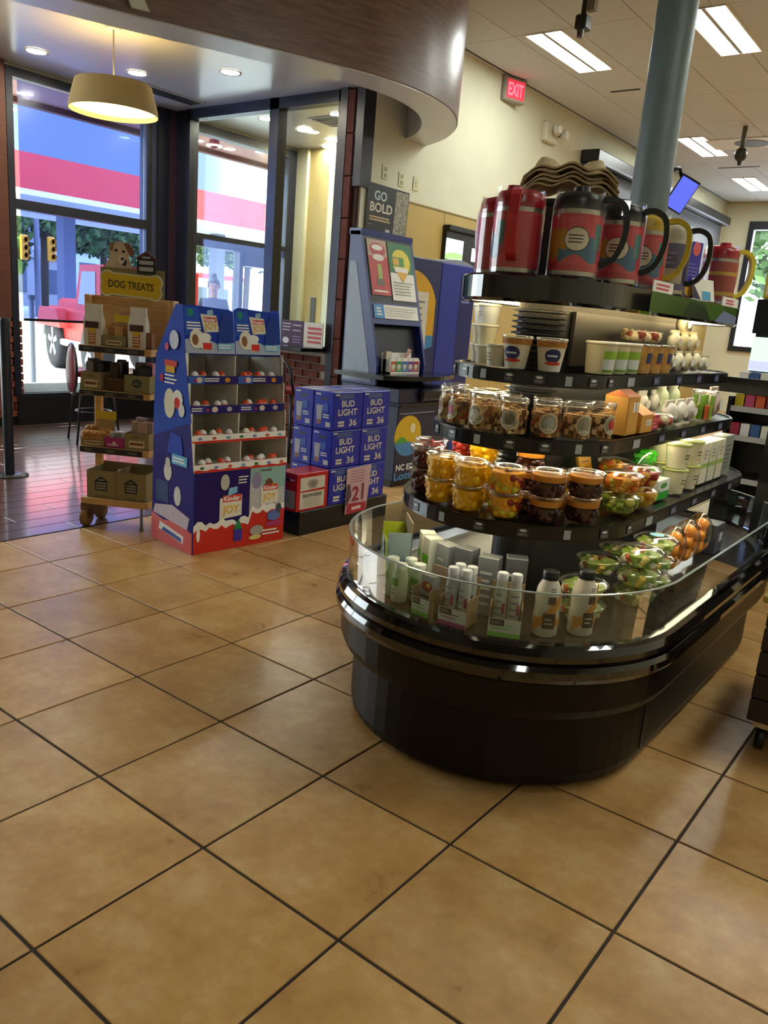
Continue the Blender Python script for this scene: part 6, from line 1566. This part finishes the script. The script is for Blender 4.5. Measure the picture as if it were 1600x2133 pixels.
# ================================================================== PERSON OUTSIDE THE DOOR
def person():
    J = {'pel': (0, 0, .92, .13), 'wst': (0, 0, 1.06, .115), 'cst': (0, -.01, 1.24, .135), 'nkb': (0, .0, 1.38, .07), 'nk': (0, -.005, 1.44, .046), 'jaw': (0, -.02, 1.49, .058), 'hd': (0, -.01, 1.56, .082), 'top': (0, 0, 1.62, .066),
         'shl': (-.16, 0, 1.34, .06), 'ell': (-.21, .02, 1.07, .042), 'wrl': (-.19, -.10, .86, .03), 'hal': (-.185, -.13, .79, .032),
         'shr': (.16, 0, 1.34, .06), 'elr': (.21, .03, 1.07, .042), 'wrr': (.19, -.06, .85, .03), 'har': (.185, -.08, .78, .032),
         'hpl': (-.09, 0, .87, .095), 'knl': (-.10, -.10, .50, .065), 'anl': (-.10, .0, .09, .042), 'tol': (-.10, -.15, .035, .035),
         'hpr': (.09, 0, .87, .095), 'knr': (.10, .03, .49, .065), 'anr': (.10, .15, .10, .042), 'tor': (.10, .02, .035, .035)}
    E_ = [('pel', 'wst'), ('wst', 'cst'), ('cst', 'nkb'), ('nkb', 'nk'), ('nk', 'jaw'), ('jaw', 'hd'), ('hd', 'top'), ('cst', 'shl'), ('shl', 'ell'), ('ell', 'wrl'), ('wrl', 'hal'), ('cst', 'shr'), ('shr', 'elr'), ('elr', 'wrr'), ('wrr', 'har'),
          ('pel', 'hpl'), ('hpl', 'knl'), ('knl', 'anl'), ('anl', 'tol'), ('pel', 'hpr'), ('hpr', 'knr'), ('knr', 'anr'), ('anr', 'tor')]
    names = list(J); V = [list(J[n_][:3]) for n_ in names]; Rr = [J[n_][3] for n_ in names]; Ed = [(names.index(a), names.index(b)) for a, b in E_]
    for side in ('l', 'r'):      # fingers and thumb, each its own chain
        hx, hy, hz, _ = J['ha' + side]; sg = -1 if side == 'l' else 1; root = names.index('ha' + side)
        for q, (dy, ln) in enumerate(((-.030, .060), (-.010, .070), (.010, .066), (.028, .052))):
            i0 = len(V); V.append([hx + sg * .004, hy + dy, hz - .035]); Rr.append(.010); V.append([hx - sg * .012, hy + dy - .006, hz - .035 - ln]); Rr.append(.008)
            Ed += [(root, i0), (i0, i0 + 1)]
        i0 = len(V); V.append([hx - sg * .015, hy - .05, hz - .005]); Rr.append(.011); V.append([hx - sg * .02, hy - .062, hz - .045]); Rr.append(.009); Ed += [(root, i0), (i0, i0 + 1)]
    me = bpy.data.meshes.new('body'); me.from_pydata(V, Ed, [])
    o = bpy.data.objects.new('body', me); COL.objects.link(o)
    md = o.modifiers.new('skin', 'SKIN'); o.modifiers.new('sub', 'SUBSURF').levels = 2
    sv = me.skin_vertices[0].data
    for i, r in enumerate(Rr): sv[i].radius = (r, r)
    sv[0].use_root = True
    bpy.context.view_layer.update()
    dg = bpy.context.evaluated_depsgraph_get()
    m2 = bpy.data.meshes.new_from_object(o.evaluated_get(dg))
    bpy.data.objects.remove(o)
    for m in (M('#9a6a50', .6), M('#2c2c44', .8), M('#22242c', .8), M('#17181c', .6)): m2.materials.append(m)
    for pl in m2.polygons:
        c = pl.center; pl.use_smooth = True
        pl.material_index = 3 if c.z < .075 else 2 if c.z < .93 and abs(c.x) < .165 else 1 if (c.z < 1.40 and not (c.z < .84 and abs(c.x) > .15)) else 0
    t = thing('person', 'person in a dark top with hair in a bun walking outside the door', 'person', (-7.6, 6.5, GZ - .02 - .18 + .16), math.radians(50))
    b = bpy.data.objects.new('body', m2); COL.objects.link(b); b.parent = t
    H = M('#1c1514', .6)
    obj('hair', MB().sph((0, .018, 1.585), .092, H, 16, 10, .95, 1.0, 1.0).sph((0, .03, 1.69), .045, H, 12, 8), t)
    obj('face', MB().sph((-.03, -.088, 1.56), .010, M('#1c1412', .4), 8, 6).sph((.03, -.088, 1.56), .010, M('#1c1412', .4), 8, 6).sph((0, -.100, 1.53), .014, M('#94644c', .6), 8, 6, .8, 1, 1.4).sph((0, -.083, 1.49), .02, M('#8a4a44', .5), 8, 6, 1.1, .5, .35).sph((-.083, 0, 1.55), .02, M('#94644c', .6), 8, 6, .4, .8, 1.3).sph((.083, 0, 1.55), .02, M('#94644c', .6), 8, 6, .4, .8, 1.3), t, kind='stuff')
person()
